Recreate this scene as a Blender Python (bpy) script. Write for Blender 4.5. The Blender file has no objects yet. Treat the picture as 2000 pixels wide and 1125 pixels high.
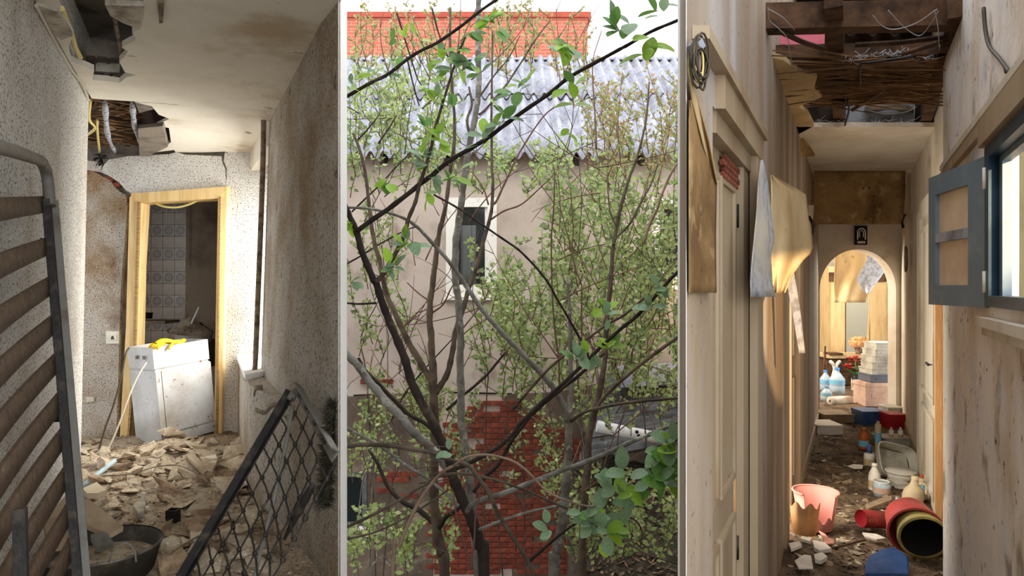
import bpy, bmesh, math, random
from mathutils import Vector, Matrix, Euler, noise
from mathutils.geometry import tessellate_polygon
random.seed(7)
R = random.Random(11)
SC = bpy.context.scene
COL = SC.collection

# ------------------------------------------------------------------ camera
FPX = 1300.0            # focal length in pixels of the 2000 x 1125 frame
CZ = 4.2                # eye height above the garden (upper storey)
cam = bpy.data.cameras.new('camera'); cam.sensor_width = 36.0; cam.lens = 36.0*FPX/2000.0
cam.clip_start = 0.05; cam.clip_end = 200
camo = bpy.data.objects.new('camera', cam); COL.objects.link(camo)
camo.location = (0, 0, CZ); camo.rotation_euler = (math.pi/2, 0, 0)
SC.camera = camo

# ------------------------------------------------------------------ world, large lights, exposure
w = bpy.data.worlds.new('overcast_sky'); SC.world = w; w.use_nodes = True
bg = w.node_tree.nodes['Background']; bg.inputs[0].default_value = (0.93, 0.96, 1.0, 1); bg.inputs[1].default_value = 2.8
SC.view_settings.view_transform = 'Standard'; SC.view_settings.look = 'None'
SC.view_settings.gamma = 1.0; SC.view_settings.use_curve_mapping = False
SC.view_settings.exposure = 0.28

def area(name, loc, target, sx, sy, power, col):
    l = bpy.data.lights.new(name, 'AREA'); l.shape = 'RECTANGLE'; l.size = sx; l.size_y = sy
    l.energy = power; l.color = col
    o = bpy.data.objects.new(name, l); COL.objects.link(o); o.location = loc
    o.rotation_euler = (Vector(target)-Vector(loc)).to_track_quat('-Z', 'Y').to_euler()
    return o
# daylight entering the left room by the window beyond its right wall
area('window_daylight', (-1.36, 5.0, 4.35), (-3.0, 4.5, 3.3), 0.9, 1.0, 64, (1.0, 0.97, 0.92))
# added lamp behind the opened second left doorway, brightening the middle corridor
area('side_door_fill', (1.53, 4.10, 3.75), (3.2, 4.7, 3.5), .55, 1.7, 22, (1.0, .90, .74))
# warm low sun through the small right-hand window of the corridor
sp = bpy.data.lights.new('sunbeam', 'SPOT'); sp.energy = 560; sp.color = (1.0, 0.70, 0.38); sp.spot_size = math.radians(20); sp.spot_blend = 0.15; sp.shadow_soft_size = 0.04
spo = bpy.data.objects.new('sunbeam', sp); COL.objects.link(spo); spo.location = (1.62, 0.30, 4.95)
spo.rotation_euler = (Vector((1.30, 2.9, 4.30))-spo.location).to_track_quat('-Z', 'Y').to_euler()
# added lamps outside unseen side openings, brightening the far room and corridor
area('far_room_left_fill', (2.62, 8.9, 4.5), (5.0, 9.0, 3.9), 1.1, 1.1, 95, (1.0, 0.9, 0.76))
area('far_room_right_fill', (6.22, 9.0, 4.7), (3.8, 6.6, 3.3), 1.5, .8, 150, (1.0, 0.92, 0.8))

# ------------------------------------------------------------------ helpers
def P(px, py, Y):
    return Vector(((px-1000.0)/FPX*Y, Y, CZ+(562.5-py)/FPX*Y))
def PZ(px, py, z):
    Y = FPX*(z-CZ)/(562.5-py)
    return P(px, py, Y)

def smooth(pts, k=4):
    pts = [Vector(p) for p in pts]
    if len(pts) < 3: return pts
    q = [pts[0]*2-pts[1]]+pts+[pts[-1]*2-pts[-2]]
    out = []
    for i in range(1, len(q)-2):
        a, b, c, d = q[i-1:i+3]
        for j in range(k):
            t = j/k
            out.append(0.5*((2*b)+(c-a)*t+(2*a-5*b+4*c-d)*t*t+(3*b-a-3*c+d)*t**3))
    out.append(pts[-1])
    return out

class MB:
    def __init__(s): s.v = []; s.f = []; s.sm = []
    def quad8(s, c):      # 8 corners: bottom 0-3, top 4-7 (same winding)
        n = len(s.v); s.v += [Vector(p) for p in c]
        for f in ((3,2,1,0),(4,5,6,7),(0,1,5,4),(1,2,6,5),(2,3,7,6),(3,0,4,7)):
            s.f.append([n+i for i in f]); s.sm.append(False)
        return s
    def box(s, c, d, M=None):
        c = Vector(c); x, y, z = d[0]/2, d[1]/2, d[2]/2
        pts = [Vector((a*x, b*y, e*z)) for e in (-1, 1) for a, b in ((-1,-1),(1,-1),(1,1),(-1,1))]
        if M is not None: pts = [M @ p for p in pts]
        return s.quad8([c+p for p in pts])
    def bar(s, a, b, wd, ht, up=(0, 0, 1)):
        a, b = Vector(a), Vector(b); d = (b-a).normalized(); u = Vector(up)
        sd = d.cross(u)
        if sd.length < 1e-4: sd = d.cross(Vector((1, 0, 0)))
        sd.normalize(); u = sd.cross(d)
        o = [(-1,-1),(1,-1),(1,1),(-1,1)]
        return s.quad8([a+sd*(wd/2*i)+u*(ht/2*j) for i, j in o]+[b+sd*(wd/2*i)+u*(ht/2*j) for i, j in o])
    def tube(s, pts, rad, n=8, cap=True):
        pts = [Vector(p) for p in pts]; m = len(pts)
        if not hasattr(rad, '__len__'): rad = [rad]*m
        t0 = (pts[1]-pts[0]).normalized()
        ref = Vector((0, 0, 1)) if abs(t0.z) < .9 else Vector((1, 0, 0))
        u = t0.cross(ref).normalized(); b0 = len(s.v)
        for i, p in enumerate(pts):
            t = (pts[min(i+1, m-1)]-pts[max(i-1, 0)])
            if t.length < 1e-9: t = t0
            t.normalize(); u = u-t*u.dot(t)
            if u.length < 1e-6: u = t.cross(Vector((1, 0, 0)))
            u.normalize(); v = t.cross(u)
            for k in range(n):
                a = 2*math.pi*k/n
                s.v.append(p+(u*math.cos(a)+v*math.sin(a))*rad[i])
        for i in range(m-1):
            for k in range(n):
                a = b0+i*n+k; b = b0+i*n+(k+1) % n
                s.f.append([a, b, b+n, a+n]); s.sm.append(True)
        if cap:
            s.f.append([b0+k for k in range(n)][::-1]); s.sm.append(False)
            s.f.append([b0+(m-1)*n+k for k in range(n)]); s.sm.append(False)
        return s
    def lathe(s, prof, M, n=24, a0=0.0, a1=2*math.pi, jag=None):
        full = abs(a1-a0-2*math.pi) < 1e-6; b0 = len(s.v); cols = n if full else n+1
        for i, (r, z) in enumerate(prof):
            for k in range(cols):
                a = a0+(a1-a0)*k/n
                s.v.append(M @ Vector((r*math.cos(a), r*math.sin(a), z+(jag(i, a) if jag else 0))))
        for i in range(len(prof)-1):
            for k in range(n):
                k2 = (k+1) % cols
                s.f.append([b0+i*cols+k, b0+i*cols+k2, b0+(i+1)*cols+k2, b0+(i+1)*cols+k]); s.sm.append(True)
        return s
    def poly(s, outer, th, holes=()):   # 3d planar polygon, thickened by the vector th
        th = Vector(th); loops = [[Vector(p) for p in outer]]+[[Vector(p) for p in h] for h in holes]
        flat = [p for l in loops for p in l]; n = len(s.v); m = len(flat)
        s.v += flat+[p+th for p in flat]
        for t in tessellate_polygon(loops):
            s.f.append([n+i for i in t]); s.sm.append(False)
            s.f.append([n+m+i for i in t[::-1]]); s.sm.append(False)
        o = 0
        for l in loops:
            k = len(l)
            for i in range(k):
                a, b = n+o+i, n+o+(i+1) % k
                s.f.append([a, b, b+m, a+m]); s.sm.append(False)
            o += k
        return s
    def grid(s, fn, nu, nv, th=None):
        n = len(s.v); N = (nu+1)*(nv+1)
        pts = [Vector(fn(i/nu, j/nv)) for j in range(nv+1) for i in range(nu+1)]
        s.v += pts
        q = lambda i, j: n+j*(nu+1)+i
        for j in range(nv):
            for i in range(nu):
                s.f.append([q(i,j), q(i+1,j), q(i+1,j+1), q(i,j+1)]); s.sm.append(True)
        if th is not None:
            th = Vector(th); s.v += [p+th for p in pts]
            for j in range(nv):
                for i in range(nu):
                    s.f.append([N+q(i,j+1), N+q(i+1,j+1), N+q(i+1,j), N+q(i,j)]); s.sm.append(True)
            ring = [q(i,0) for i in range(nu+1)]+[q(nu,j) for j in range(1,nv+1)]+[q(i,nv) for i in range(nu-1,-1,-1)]+[q(0,j) for j in range(nv-1,0,-1)]
            for a, b in zip(ring, ring[1:]+ring[:1]):
                s.f.append([b, a, a+N, b+N]); s.sm.append(False)
        return s
    def mesh(s, name, mat=None):
        me = bpy.data.meshes.new(name)
        me.from_pydata([tuple(p) for p in s.v], [], s.f)
        me.polygons.foreach_set('use_smooth', s.sm)
        if mat is not None: me.materials.append(mat)
        me.update()
        if len(s.f) < 60000:
            bm = bmesh.new(); bm.from_mesh(me); bmesh.ops.recalc_face_normals(bm, faces=bm.faces); bm.to_mesh(me); bm.free()
        return me

def put(name, me, parent=None, M=None):
    o = bpy.data.objects.new(name, me); COL.objects.link(o)
    o.matrix_basis = M if M is not None else Matrix()
    if parent is not None:
        o.parent = parent; o.matrix_parent_inverse = WM[parent.name].inverted()
    WM[o.name] = o.matrix_basis.copy()
    return o
WM = {}
def ob(name, mb, mat, parent=None):
    return put(name, mb.mesh(name, mat), parent)
def tag(o, label, cat, group=None, kind=None):
    o['label'] = label; o['category'] = cat
    if group: o['group'] = group
    if kind: o['kind'] = kind
    return o
def thing(name, label, cat, loc=(0, 0, 0), group=None):
    o = bpy.data.objects.new(name, None); COL.objects.link(o); o.empty_display_size = .1
    o.location = loc; WM[o.name] = Matrix.Translation(Vector(loc))
    return tag(o, label, cat, group)
def struct(name, mb, mat, label, cat, parent=None):
    o = ob(name, mb, mat, parent); o['kind'] = 'structure'
    if parent is None: o['label'] = label; o['category'] = cat
    return o
def stuff(o): o['kind'] = 'stuff'; return o

# ------------------------------------------------------------------ materials
def C(r, g, b):
    f = lambda c: (c/255/12.92) if c/255 <= .04045 else ((c/255+.055)/1.055)**2.4
    return (f(r), f(g), f(b), 1)
def mat(name, base, layers=(), rough=.85, bump=(), stretch=None, spec=.3, metal=0, rnd=0, island=None, transl=0, coord='Object', alpha=None):
    m = bpy.data.materials.new(name); m.use_nodes = True; nt = m.node_tree; N = nt.nodes; L = nt.links
    b = N['Principled BSDF']; b.inputs['Roughness'].default_value = rough; b.inputs['Metallic'].default_value = metal
    b.inputs['Specular IOR Level'].default_value = spec
    tc = N.new('ShaderNodeTexCoord'); src = tc.outputs[coord]
    rg = N.new('ShaderNodeRGB'); rg.outputs[0].default_value = base; cur = rg.outputs[0]
    if island:
        ge = N.new('ShaderNodeNewGeometry'); cr = N.new('ShaderNodeValToRGB')
        els = cr.color_ramp.elements
        for i, c in enumerate(island):
            if i < 2: e = els[i]; e.position = i/(len(island)-1)
            else: e = els.new(i/(len(island)-1))
            e.color = c
        for i, c in enumerate(island):
            els[i].position = i/(len(island)-1); els[i].color = c
        L.new(ge.outputs['Random Per Island'], cr.inputs[0]); cur = cr.outputs[0]
    for ly in layers:
        col, sc, lo, hi = ly[:4]; st = ly[4] if len(ly) > 4 else None; det = ly[5] if len(ly) > 5 else 5
        amt = ly[6] if len(ly) > 6 else 1.0
        s2 = src
        if st:
            mp = N.new('ShaderNodeMapping'); mp.inputs['Scale'].default_value = st; L.new(src, mp.inputs[0]); s2 = mp.outputs[0]
        nz = N.new('ShaderNodeTexNoise'); nz.inputs['Scale'].default_value = sc; nz.inputs['Detail'].default_value = det; nz.inputs['Roughness'].default_value = .6
        L.new(s2, nz.inputs['Vector'])
        mr = N.new('ShaderNodeMapRange'); mr.inputs[1].default_value = lo; mr.inputs[2].default_value = hi; mr.inputs[4].default_value = amt
        L.new(nz.outputs[0], mr.inputs[0])
        mx = N.new('ShaderNodeMix'); mx.data_type = 'RGBA'; L.new(mr.outputs[0], mx.inputs[0]); L.new(cur, mx.inputs[6]); mx.inputs[7].default_value = col
        cur = mx.outputs[2]
    if rnd:
        oi = N.new('ShaderNodeObjectInfo'); hs = N.new('ShaderNodeHueSaturation')
        mr = N.new('ShaderNodeMapRange'); mr.inputs[3].default_value = 1-rnd; mr.inputs[4].default_value = 1+rnd
        L.new(oi.outputs['Random'], mr.inputs[0]); L.new(mr.outputs[0], hs.inputs['Value']); L.new(cur, hs.inputs['Color']); cur = hs.outputs[0]
    L.new(cur, b.inputs['Base Color'])
    if bump:
        prev = None
        for sc, st, *rest in bump:
            s2 = src
            if rest:
                mp = N.new('ShaderNodeMapping'); mp.inputs['Scale'].default_value = rest[0]; L.new(src, mp.inputs[0]); s2 = mp.outputs[0]
            nz = N.new('ShaderNodeTexNoise'); nz.inputs['Scale'].default_value = sc; nz.inputs['Detail'].default_value = 4; L.new(s2, nz.inputs['Vector'])
            bp = N.new('ShaderNodeBump'); bp.inputs['Strength'].default_value = st; bp.inputs['Distance'].default_value = .02
            L.new(nz.outputs[0], bp.inputs['Height'])
            if prev: L.new(prev, bp.inputs['Normal'])
            prev = bp.outputs[0]
        L.new(prev, b.inputs['Normal'])
    if transl:
        tr = N.new('ShaderNodeBsdfTranslucent'); L.new(cur, tr.inputs[0]); ms = N.new('ShaderNodeMixShader'); ms.inputs[0].default_value = transl
        L.new(b.outputs[0], ms.inputs[1]); L.new(tr.outputs[0], ms.inputs[2]); L.new(ms.outputs[0], N['Material Output'].inputs[0])
    if alpha is not None:
        tp = N.new('ShaderNodeBsdfTransparent'); ms = N.new('ShaderNodeMixShader'); ms.inputs[0].default_value = alpha
        L.new(tp.outputs[0], ms.inputs[1]); L.new(b.outputs[0], ms.inputs[2]); L.new(ms.outputs[0], N['Material Output'].inputs[0])
    return m

m_white = mat('white_paint', C(246, 246, 244), rough=.7)
m_speck = mat('speckled_plaster', C(226, 223, 216), [(C(176, 162, 142), 1.1, .45, .75), (C(84, 76, 68), 100, .55, .63, None, 2, .9), (C(236, 234, 228), 80, .58, .68, None, 2, .7)], bump=[(100, .7), (9, .2)])
m_specky = mat('stained_plaster', C(186, 178, 166), [(C(150, 122, 88), 1.6, .44, .62), (C(104, 78, 52), 2.6, .58, .74), (C(78, 68, 56), 95, .55, .63, None, 2, .9), (C(222, 216, 206), 80, .60, .70, None, 2, .6)], bump=[(95, .8), (9, .3)])
m_speckr = mat('mouldy_plaster', C(186, 178, 166), [(C(146, 126, 100), 1.5, .44, .66), (C(72, 62, 52), 75, .55, .63, None, 3, .85), (C(58, 48, 40), 7, .64, .70, None, 8, .85), (C(132, 104, 70), 1.1, .54, .68, None, 4, .8), (C(204, 199, 190), 60, .6, .70, None, 2, .6)], bump=[(80, .5), (9, .3)])
m_ceil = mat('ceiling_plaster', C(230, 224, 210), [(C(200, 188, 166), 1.3, .45, .75), (C(172, 142, 102), 1.3, .56, .68, None, 5, .6), (C(112, 92, 68), 4.5, .66, .70, None, 9, .8)], bump=[(6, .35), (30, .15)])
m_ceil_b = mat('broken_plaster_edge', C(196, 188, 172), [(C(120, 108, 92), 8, .5, .7)], bump=[(20, .5)])
m_clay = mat('hollow_clay_block', C(128, 118, 106), [(C(74, 66, 58), 5, .45, .7)], bump=[(30, .4)])
m_brick = mat('red_brick', C(132, 74, 54), [(C(112, 50, 36), 9, .45, .7), (C(172, 148, 128), 14, .64, .75)], rough=.9, bump=[(40, .5)], rnd=.22)
m_reed = mat('dry_reed', C(136, 102, 70), [(C(84, 60, 40), 14, .4, .65)], rough=.9, rnd=.3)
m_reeds = mat('dry_reed_bundle', C(112, 80, 54), island=[C(60, 42, 28), C(112, 80, 52), C(88, 62, 40), C(140, 104, 68)], rough=.9)
m_foam = mat('grey_mortar_foam', C(170, 172, 178), [(C(96, 98, 104), 22, .48, .62)], bump=[(30, .8)])
m_yellowwood = mat('yellow_varnished_wood', C(226, 198, 142), [(C(200, 162, 98), 5, .42, .7, (6, 6, .5)), (C(164, 120, 68), 3, .62, .8)], rough=.55, bump=[(30, .1, (8, 8, 1))])
m_pinewood = mat('aged_pine', C(164, 130, 86), [(C(112, 84, 52), 6, .45, .7, (1, 1, 10))], rough=.7)
m_slat = mat('bent_wood_slat', C(92, 74, 57), [(C(66, 52, 40), 5, .4, .7, (1, 8, 8)), (C(112, 94, 74), 26, .6, .74)], rough=.75, bump=[(30, .2)])
m_iron = mat('dark_iron', C(44, 41, 39), [(C(84, 74, 62), 12, .52, .7)], rough=.55, metal=.3, bump=[(40, .2)])
m_greymetal = mat('grey_painted_metal', C(112, 109, 102), [(C(92, 82, 70), 10, .5, .7)], rough=.6, bump=[(30, .2)])
m_rust = mat('rusted_steel', C(132, 116, 98), [(C(84, 66, 52), 16, .45, .62), (C(140, 122, 100), 9, .56, .72)], rough=.8, bump=[(40, .4)])
m_enamel = mat('dirty_white_enamel', C(178, 178, 176), [(C(142, 135, 124), 3, .45, .75), (C(140, 92, 48), 2.4, .62, .78, (1, 1, .5)), (C(120, 96, 70), 30, .62, .7)], rough=.35, spec=.5)
m_yellow = mat('yellow_rubber', C(236, 196, 30), [(C(200, 150, 20), 20, .5, .7)], rough=.5)
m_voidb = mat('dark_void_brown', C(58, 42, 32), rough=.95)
m_black = mat('black_plastic', C(24, 24, 25), rough=.5)
m_cable_y = mat('yellow_green_cable', C(206, 190, 120), rough=.5)
m_cable_w = mat('pale_cable', C(196, 188, 170), rough=.5)
m_cable_d = mat('dark_cable', C(70, 60, 50), rough=.6)
m_bluepipe = mat('pale_blue_pipe', C(176, 198, 204), [(C(140, 150, 150), 10, .5, .7)], rough=.45)
m_switch = mat('ivory_plastic', C(214, 210, 196), rough=.4)
m_rub = mat('rubble_plaster', C(188, 173, 149), [(C(146, 126, 100), 1.4, .46, .66), (C(226, 218, 202), 4, .58, .7)], rough=.95, bump=[(5, .3)], rnd=.22)
m_rub2 = mat('rubble_brown', C(154, 132, 106), [(C(108, 88, 66), 1.6, .42, .62)], rough=.95, bump=[(5, .3)], rnd=.25)
m_rubbed = mat('rubble_dust', C(182, 165, 140), [(C(124, 104, 82), 5, .45, .65), (C(182, 166, 142), 17, .54, .66), (C(70, 56, 44), 40, .58, .68)], rough=1, bump=[(30, 1.0), (90, .6)])
m_crumb = mat('rubble_crumbs', C(150, 130, 104), island=[C(96, 76, 56), C(176, 160, 136), C(136, 114, 88), C(206, 196, 178)], rough=1)
m_card = mat('dirty_board', C(158, 138, 112), [(C(116, 96, 74), 4, .45, .7)], rough=.9, bump=[(20, .3)])
m_tin = mat('dented_tin', C(120, 116, 106), [(C(70, 62, 52), 8, .45, .68)], rough=.5, metal=.4)
m_tub = mat('black_tub', C(58, 54, 48), [(C(100, 90, 76), 9, .52, .7)], rough=.6)
m_tinsel = mat('dark_tinsel', C(34, 36, 30), island=[C(20, 22, 18), C(48, 50, 38), C(70, 62, 40)], rough=.6)
# ================================================================== LEFT ROOM
LF = CZ-1.24; LC = CZ+1.11; DW = 5.4
def poly_at(pts, Y): return [P(x, y, Y) for x, y in pts]
# left wall (leans a little)
def lwX(Y): return -2.492-0.474*(Y-3.88)
mb = MB()
def wallseg(mb, xa, ya, xb, yb, z0, z1, th, lean=0.0):
    c = []
    for z in (z0, z1):
        d = lean*(z-CZ)
        c += [(xa+d, ya, z), (xb+d, yb, z), (xb+d+th, yb, z), (xa+d+th, ya, z)]
    mb.quad8(c)
wallseg(mb, lwX(1.2), 1.2, lwX(3.88), 3.88, LF-.4, 6.0, -.16, .022)
struct('wall_left', mb, m_speck, 'speckled white plaster wall behind the slatted bed base', 'wall')
# right wall of the left room: a thin partition whose near end is painted white
ix0, iy0, ix1, iy1 = -.668, 2.57, -1.66, 4.45
ox0, oy0, ox1, oy1 = -.708, 2.85, -1.56, 4.45
def prism(mb, plan, z0, z1, lean=None):
    n = len(mb.v); k = len(plan)
    for z in (z0, z1):
        for i, (x, y) in enumerate(plan):
            mb.v.append(Vector((x+(lean[i]*(z-CZ) if lean else 0), y, z)))
    mb.f.append([n+i for i in range(k)][::-1]); mb.f.append([n+k+i for i in range(k)])
    for i in range(k): mb.f.append([n+i, n+(i+1) % k, n+k+(i+1) % k, n+k+i])
    mb.sm += [False]*(k+2)
    return mb
mb = prism(MB(), [(ix0, iy0), (ox0-.002, oy0), (ox1, oy1), (ix1, iy1)], 0, 6.0, [0, 0, .034, .034])
struct('wall_right', mb, m_speckr, 'mouldy speckled plaster wall beside the rusty pipe', 'wall')
# white end board of that partition
mb = prism(MB(), [(ix0+.0005, iy0-.012), (ox0+.0035, oy0-.008), (ox0-.003, oy0+.004), (ix0-.004, iy0+.004)], 0, 6.0)
struct('trim_1', mb, m_white, 'white end face of the partition between the speckled room and the garden', 'wall edge')
# low wall under the window on the right, with its sill
def lowX(Y): return -2.222-.456*(Y-5.4)
mb = prism(MB(), [(-.895, 2.99), (-1.50, 4.45), (-2.0, 5.4), (lowX(5.4), 5.4), (lowX(3.9), 3.9)], LF-.2, 3.63)
struct('wall_window_low', mb, m_speckr, 'low plaster wall under the bright window opening on the right', 'wall')
mb = prism(MB(), [(lowX(4.1)-.015, 4.1), (-1.60, 4.3), (-2.0, 5.38), (lowX(5.38)-.015, 5.38)], 3.631, 3.665)
struct('trim_2', mb, m_white, 'white window sill at the foot of the rusty pipe', 'sill')
mb = prism(MB(), [(-1.64, 4.45), (-1.54, 4.45), (-2.02, 5.4), (-2.12, 5.4)], 5.15, 6.0)
struct('wall_window_head', mb, m_ceil, 'plaster head above the right window', 'wall')

# ceiling with the two ragged holes
hole1 = [(112,-40),(118,30),(130,50),(143,70),(132,95),(138,120),(160,128),(184,138),(180,156),(205,158),(233,162),(247,151),(266,147),(244,141),(233,121),(242,112),(250,100),(238,93),(266,78),(258,65),(273,56),(280,33),(281,-40)]
o1 = [PZ(-200, -60, LC), PZ(900, -60, LC), PZ(690, 8, LC), PZ(560, 190, LC), PZ(515, 216, LC), PZ(345, 200, LC), PZ(262, 192, LC), PZ(166, 190, LC), PZ(60, 10, LC)]
# outer loop in plan, then the hole
outer = [(-2.1, 1.55), (-.10, 1.55), (-.62, 2.58), (-1.66, 4.48), (-1.9, 4.2)]
Yf = 3.88
outer = [Vector((-1.45, 1.6, LC)), Vector((-.2, 1.6, LC)), Vector((-.66, 2.57, LC)), Vector((-1.62, 4.45, LC)), PZ(345, 204, LC), PZ(262, 198, LC), PZ(228, 196, LC), Vector((lwX(Yf)+.03, Yf+.02, LC))]
for y in (3.3, 2.7, 2.1): outer.append(Vector((lwX(y)+.03, y, LC)))
h1 = [PZ(x, max(y, -40), LC) for x, y in hole1]
mb = MB().poly(outer, (0, 0, .03), [h1])
struct('ceiling', mb, m_ceil, 'stained sagging plaster ceiling with a ragged hole by the left wall', 'ceiling')
# second, slightly sagging field of the ceiling in front of the door wall
def pc2(x, y):       # plane falling slightly towards the door wall
    Y = (LC-CZ+.005*3.96)/((562.5-y)/1300+.005)
    return P(x, y, Y)
c2 = [pc2(*p) for p in [(262,199),(297,208),(310,224),(331,232),(305,245),(330,250),(334,278),(312,290),(292,299),(340,293),(345,300),(440,296),(480,300),(560,300),(517,216),(345,205)]]
mb = MB().poly(c2, (0, .01, .025))
struct('ceiling_lower', mb, m_ceil, 'pale ceiling field above the door with a broken left edge', 'ceiling')
mb = prism(MB(), [(-1.0, 1.6), (-.30, 1.6), (-.70, 2.6), (-2.05, 5.4), (-2.05, 7.5), (-5, 7.5), (-5, 3.7), (lwX(3.7)-.2, 3.7), (lwX(1.6)-.2, 1.6)], 6.0, 6.08)
struct('roof_slab', mb, m_clay, 'dark roof slab above the broken ceiling', 'roof')
# the room goes on behind the photographer
mb = prism(MB(), [(-2.6, -1.2), (-.42, -1.2), (-.42, 1.6), (-1.9, 1.6)], 6.0, 6.08); struct('roof_rear', mb, m_clay, 'roof over the near end of the speckled room', 'roof')
mb = MB().box((-1.5, -1.25, 3.6), (2.3, .1, 4.8)); struct('wall_rear', mb, m_speck, 'rear wall of the speckled room behind the photographer', 'wall')
mb = MB(); wallseg(mb, lwX(1.2)-.2, -1.2, lwX(1.2), 1.2, LF-.4, 6.0, -.16); struct('wall_left_rear', mb, m_speck, 'near part of the left wall beside the photographer', 'wall')
mb = MB(); wallseg(mb, -4.2, 3.70, lwX(3.88)-.1, 3.88, LF-.4, 6.0, .02)
struct('wall_recess', mb, m_specky, 'plaster return wall hidden behind the left wall end', 'wall')

# hollow clay blocks and plaster fragments inside the ceiling hole
zz = LC+.13
blocks = [((168,108),(234,112),(231,136),(166,133)), ((186,139),(233,142),(231,155),(184,153)), ((192,163),(222,165),(220,176),(190,175))]
for i, q in enumerate(blocks):
    t = thing('ceiling_block', ['wide grey clay block in the ceiling hole', 'pale clay block below the wide one in the ceiling hole', 'smallest clay block at the lower edge of the ceiling hole'][i], 'block', PZ(*q[0], LC+.02+.02*(2-i)), 'clay blocks in the ceiling')
    z = LC+.015+.05*(2-i)
    mb = MB().poly([PZ(x, y, z) for x, y in q], (0, .01, .08)); ob('block_body', mb, m_clay if i == 0 else m_ceil_b, t)
    mb = MB()
    for k in (.3, .68):
        a = PZ(*q[0], z).lerp(PZ(*q[1], z), k); b = PZ(*q[3], z).lerp(PZ(*q[2], z), k)
        mb.bar(a+Vector((0, 0, -.002)), b+Vector((0, 0, -.002)), .012, .008)
    ob('rib', mb, m_clay, t)
frag = [([(205,10),(282,12),(280,34),(272,57),(240,45),(216,32)], 'large loose plaster flap at the top of the ceiling hole'),
        ([(70,10),(112,22),(128,48),(142,72),(120,78),(100,64)], 'plaster flap along the cable at the ceiling edge')]
for q, lb in frag:
    mb = MB().poly([PZ(x, y, LC-.012) for x, y in q], (0, 0, .022))
    tag(ob('plaster_flap', mb, m_ceil_b), lb, 'plaster flap', 'plaster flaps at the ceiling hole')
mb = MB().poly([PZ(x, y, LC+.35) for x, y in [(90,-60),(300,-60),(300,150),(120,170)]], (0, 0, .05))
tag(ob('slab_underside', mb, m_clay), 'dark slab underside seen through the upper ceiling hole', 'slab')
mb = MB().tube([PZ(222, 28, LC-.005), PZ(232, 80, LC+.02), PZ(238, 112, LC+.05)], .008, 6)
tag(ob('reinforcing_rod', mb, m_rust), 'thin steel rod hanging across the upper ceiling hole', 'rod')
mb = MB().tube([PZ(120, 16, LC+.03), PZ(138, 60, LC+.06), PZ(146, 90, LC+.04), PZ(157, 112, LC+.02)], .012, 8)
tag(ob('yellow_conduit', mb, m_cable_y), 'dull yellow conduit inside the upper ceiling hole', 'conduit')
mb = MB().poly([PZ(308, 5, LC-.02), PZ(321, 5, LC-.02), PZ(318, 45, LC-.02), PZ(311, 46, LC-.02)], (0, 0, .012))
tag(ob('hanging_splinter', mb, m_rust), 'brown splinter hanging from the ceiling at the top', 'splinter')
# cable clipped along the wall and ceiling joint
pts = [PZ(60, 5, LC-.01), PZ(95, 70, LC-.012), PZ(130, 130, LC-.012), PZ(152, 158, LC-.012), PZ(166, 192, LC-.012)]
mb = MB().tube(smooth([p+Vector((.02, 0, -.012)) for p in pts]), .007, 6)
tag(ob('wall_cable', mb, m_cable_w), 'white cable clipped along the left wall top', 'cable')

# lower hole: reed lath, mortar drips, cables
t = thing('reed_lath', 'brown reed lath exposed in the ceiling hole above the door', 'reed lath', pc2(240, 260)+Vector((0, .1, .1)))
def cav(x, y): 
    p = pc2(x, y); return p+Vector((p.x*.03, .05, .10))
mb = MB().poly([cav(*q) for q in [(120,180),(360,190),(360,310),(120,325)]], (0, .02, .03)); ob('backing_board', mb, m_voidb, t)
mbs = [MB().tube([Vector((0, 0, -.5)), Vector((.01, 0, 0)), Vector((0, 0, .5))], [1, .9, .7], 5).mesh('reed', m_reed)]
for k in range(90):
    x = R.uniform(200, 285); y = R.uniform(204, 303); a = R.choice([0, .2, .5, -.5, 1.2, .8])+R.uniform(-.4, .4); ln = R.uniform(.09, .24)
    c = cav(x, y)+Vector((0, -.02, -.03*R.random()-.02)); d = Vector((math.cos(a), math.sin(a), R.uniform(-.15, .15))).normalized()
    M = Matrix.Translation(c) @ d.to_track_quat('Z', 'Y').to_matrix().to_4x4() @ Matrix.Diagonal((R.uniform(.005, .009),)*2+(ln, 1))
    put('reed', mbs[0], t, M)
for q, lb in [([(205,200),(212,200),(222,260),(226,300),(216,302),(208,262)], 'pale grey mortar streak hanging left in the reed hole'), ([(258,203),(265,203),(270,250),(276,285),(270,288),(262,248)], 'pale lath strip hanging right in the reed hole')]:
    mb = MB().tube(smooth([pc2(*q[0]), pc2((q[1][0]+q[5][0])/2, q[5][1]), pc2(*q[3])]), [.012, .02, .014, .018, .02, .014, .012, .016, .008], 7)
    tag(ob('mortar_streak', mb, m_foam), lb, 'mortar')
mb = MB().poly([pc2(*p)+Vector((0, -.03, -.035)) for p in [(274,243),(322,238),(331,280),(290,300),(277,302)]], (0, .02, .03))
tag(ob('hanging_plaster_slab', mb, m_clay), 'grey plaster slab hanging askew above the door', 'plaster slab')
mb = MB().poly([pc2(*p)+Vector((0, -.02, .04)) for p in [(262,203),(297,210),(308,226),(275,234)]], (0, .02, .03))
tag(ob('clay_block', mb, m_clay), 'clay block wedged at the back of the reed hole', 'block')
mb = MB().tube(smooth([pc2(176, 196), pc2(178, 235)+Vector((0, -.02, 0)), pc2(186, 250), pc2(176, 268)+Vector((0, -.05, 0)), pc2(166, 262)]), .009, 7)
tag(ob('looped_cable', mb, m_cable_y), 'yellow cable loop hanging at the left wall end', 'cable', 'yellow cables at the ceiling')
mb = MB().tube(smooth([pc2(190, 235), pc2(197, 260)+Vector((0, -.04, 0)), pc2(195, 300)]), .008, 7)
tag(ob('dropping_cable', mb, m_cable_y), 'yellow cable dropping to the black junction', 'cable', 'yellow cables at the ceiling')
mb = MB()
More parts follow.
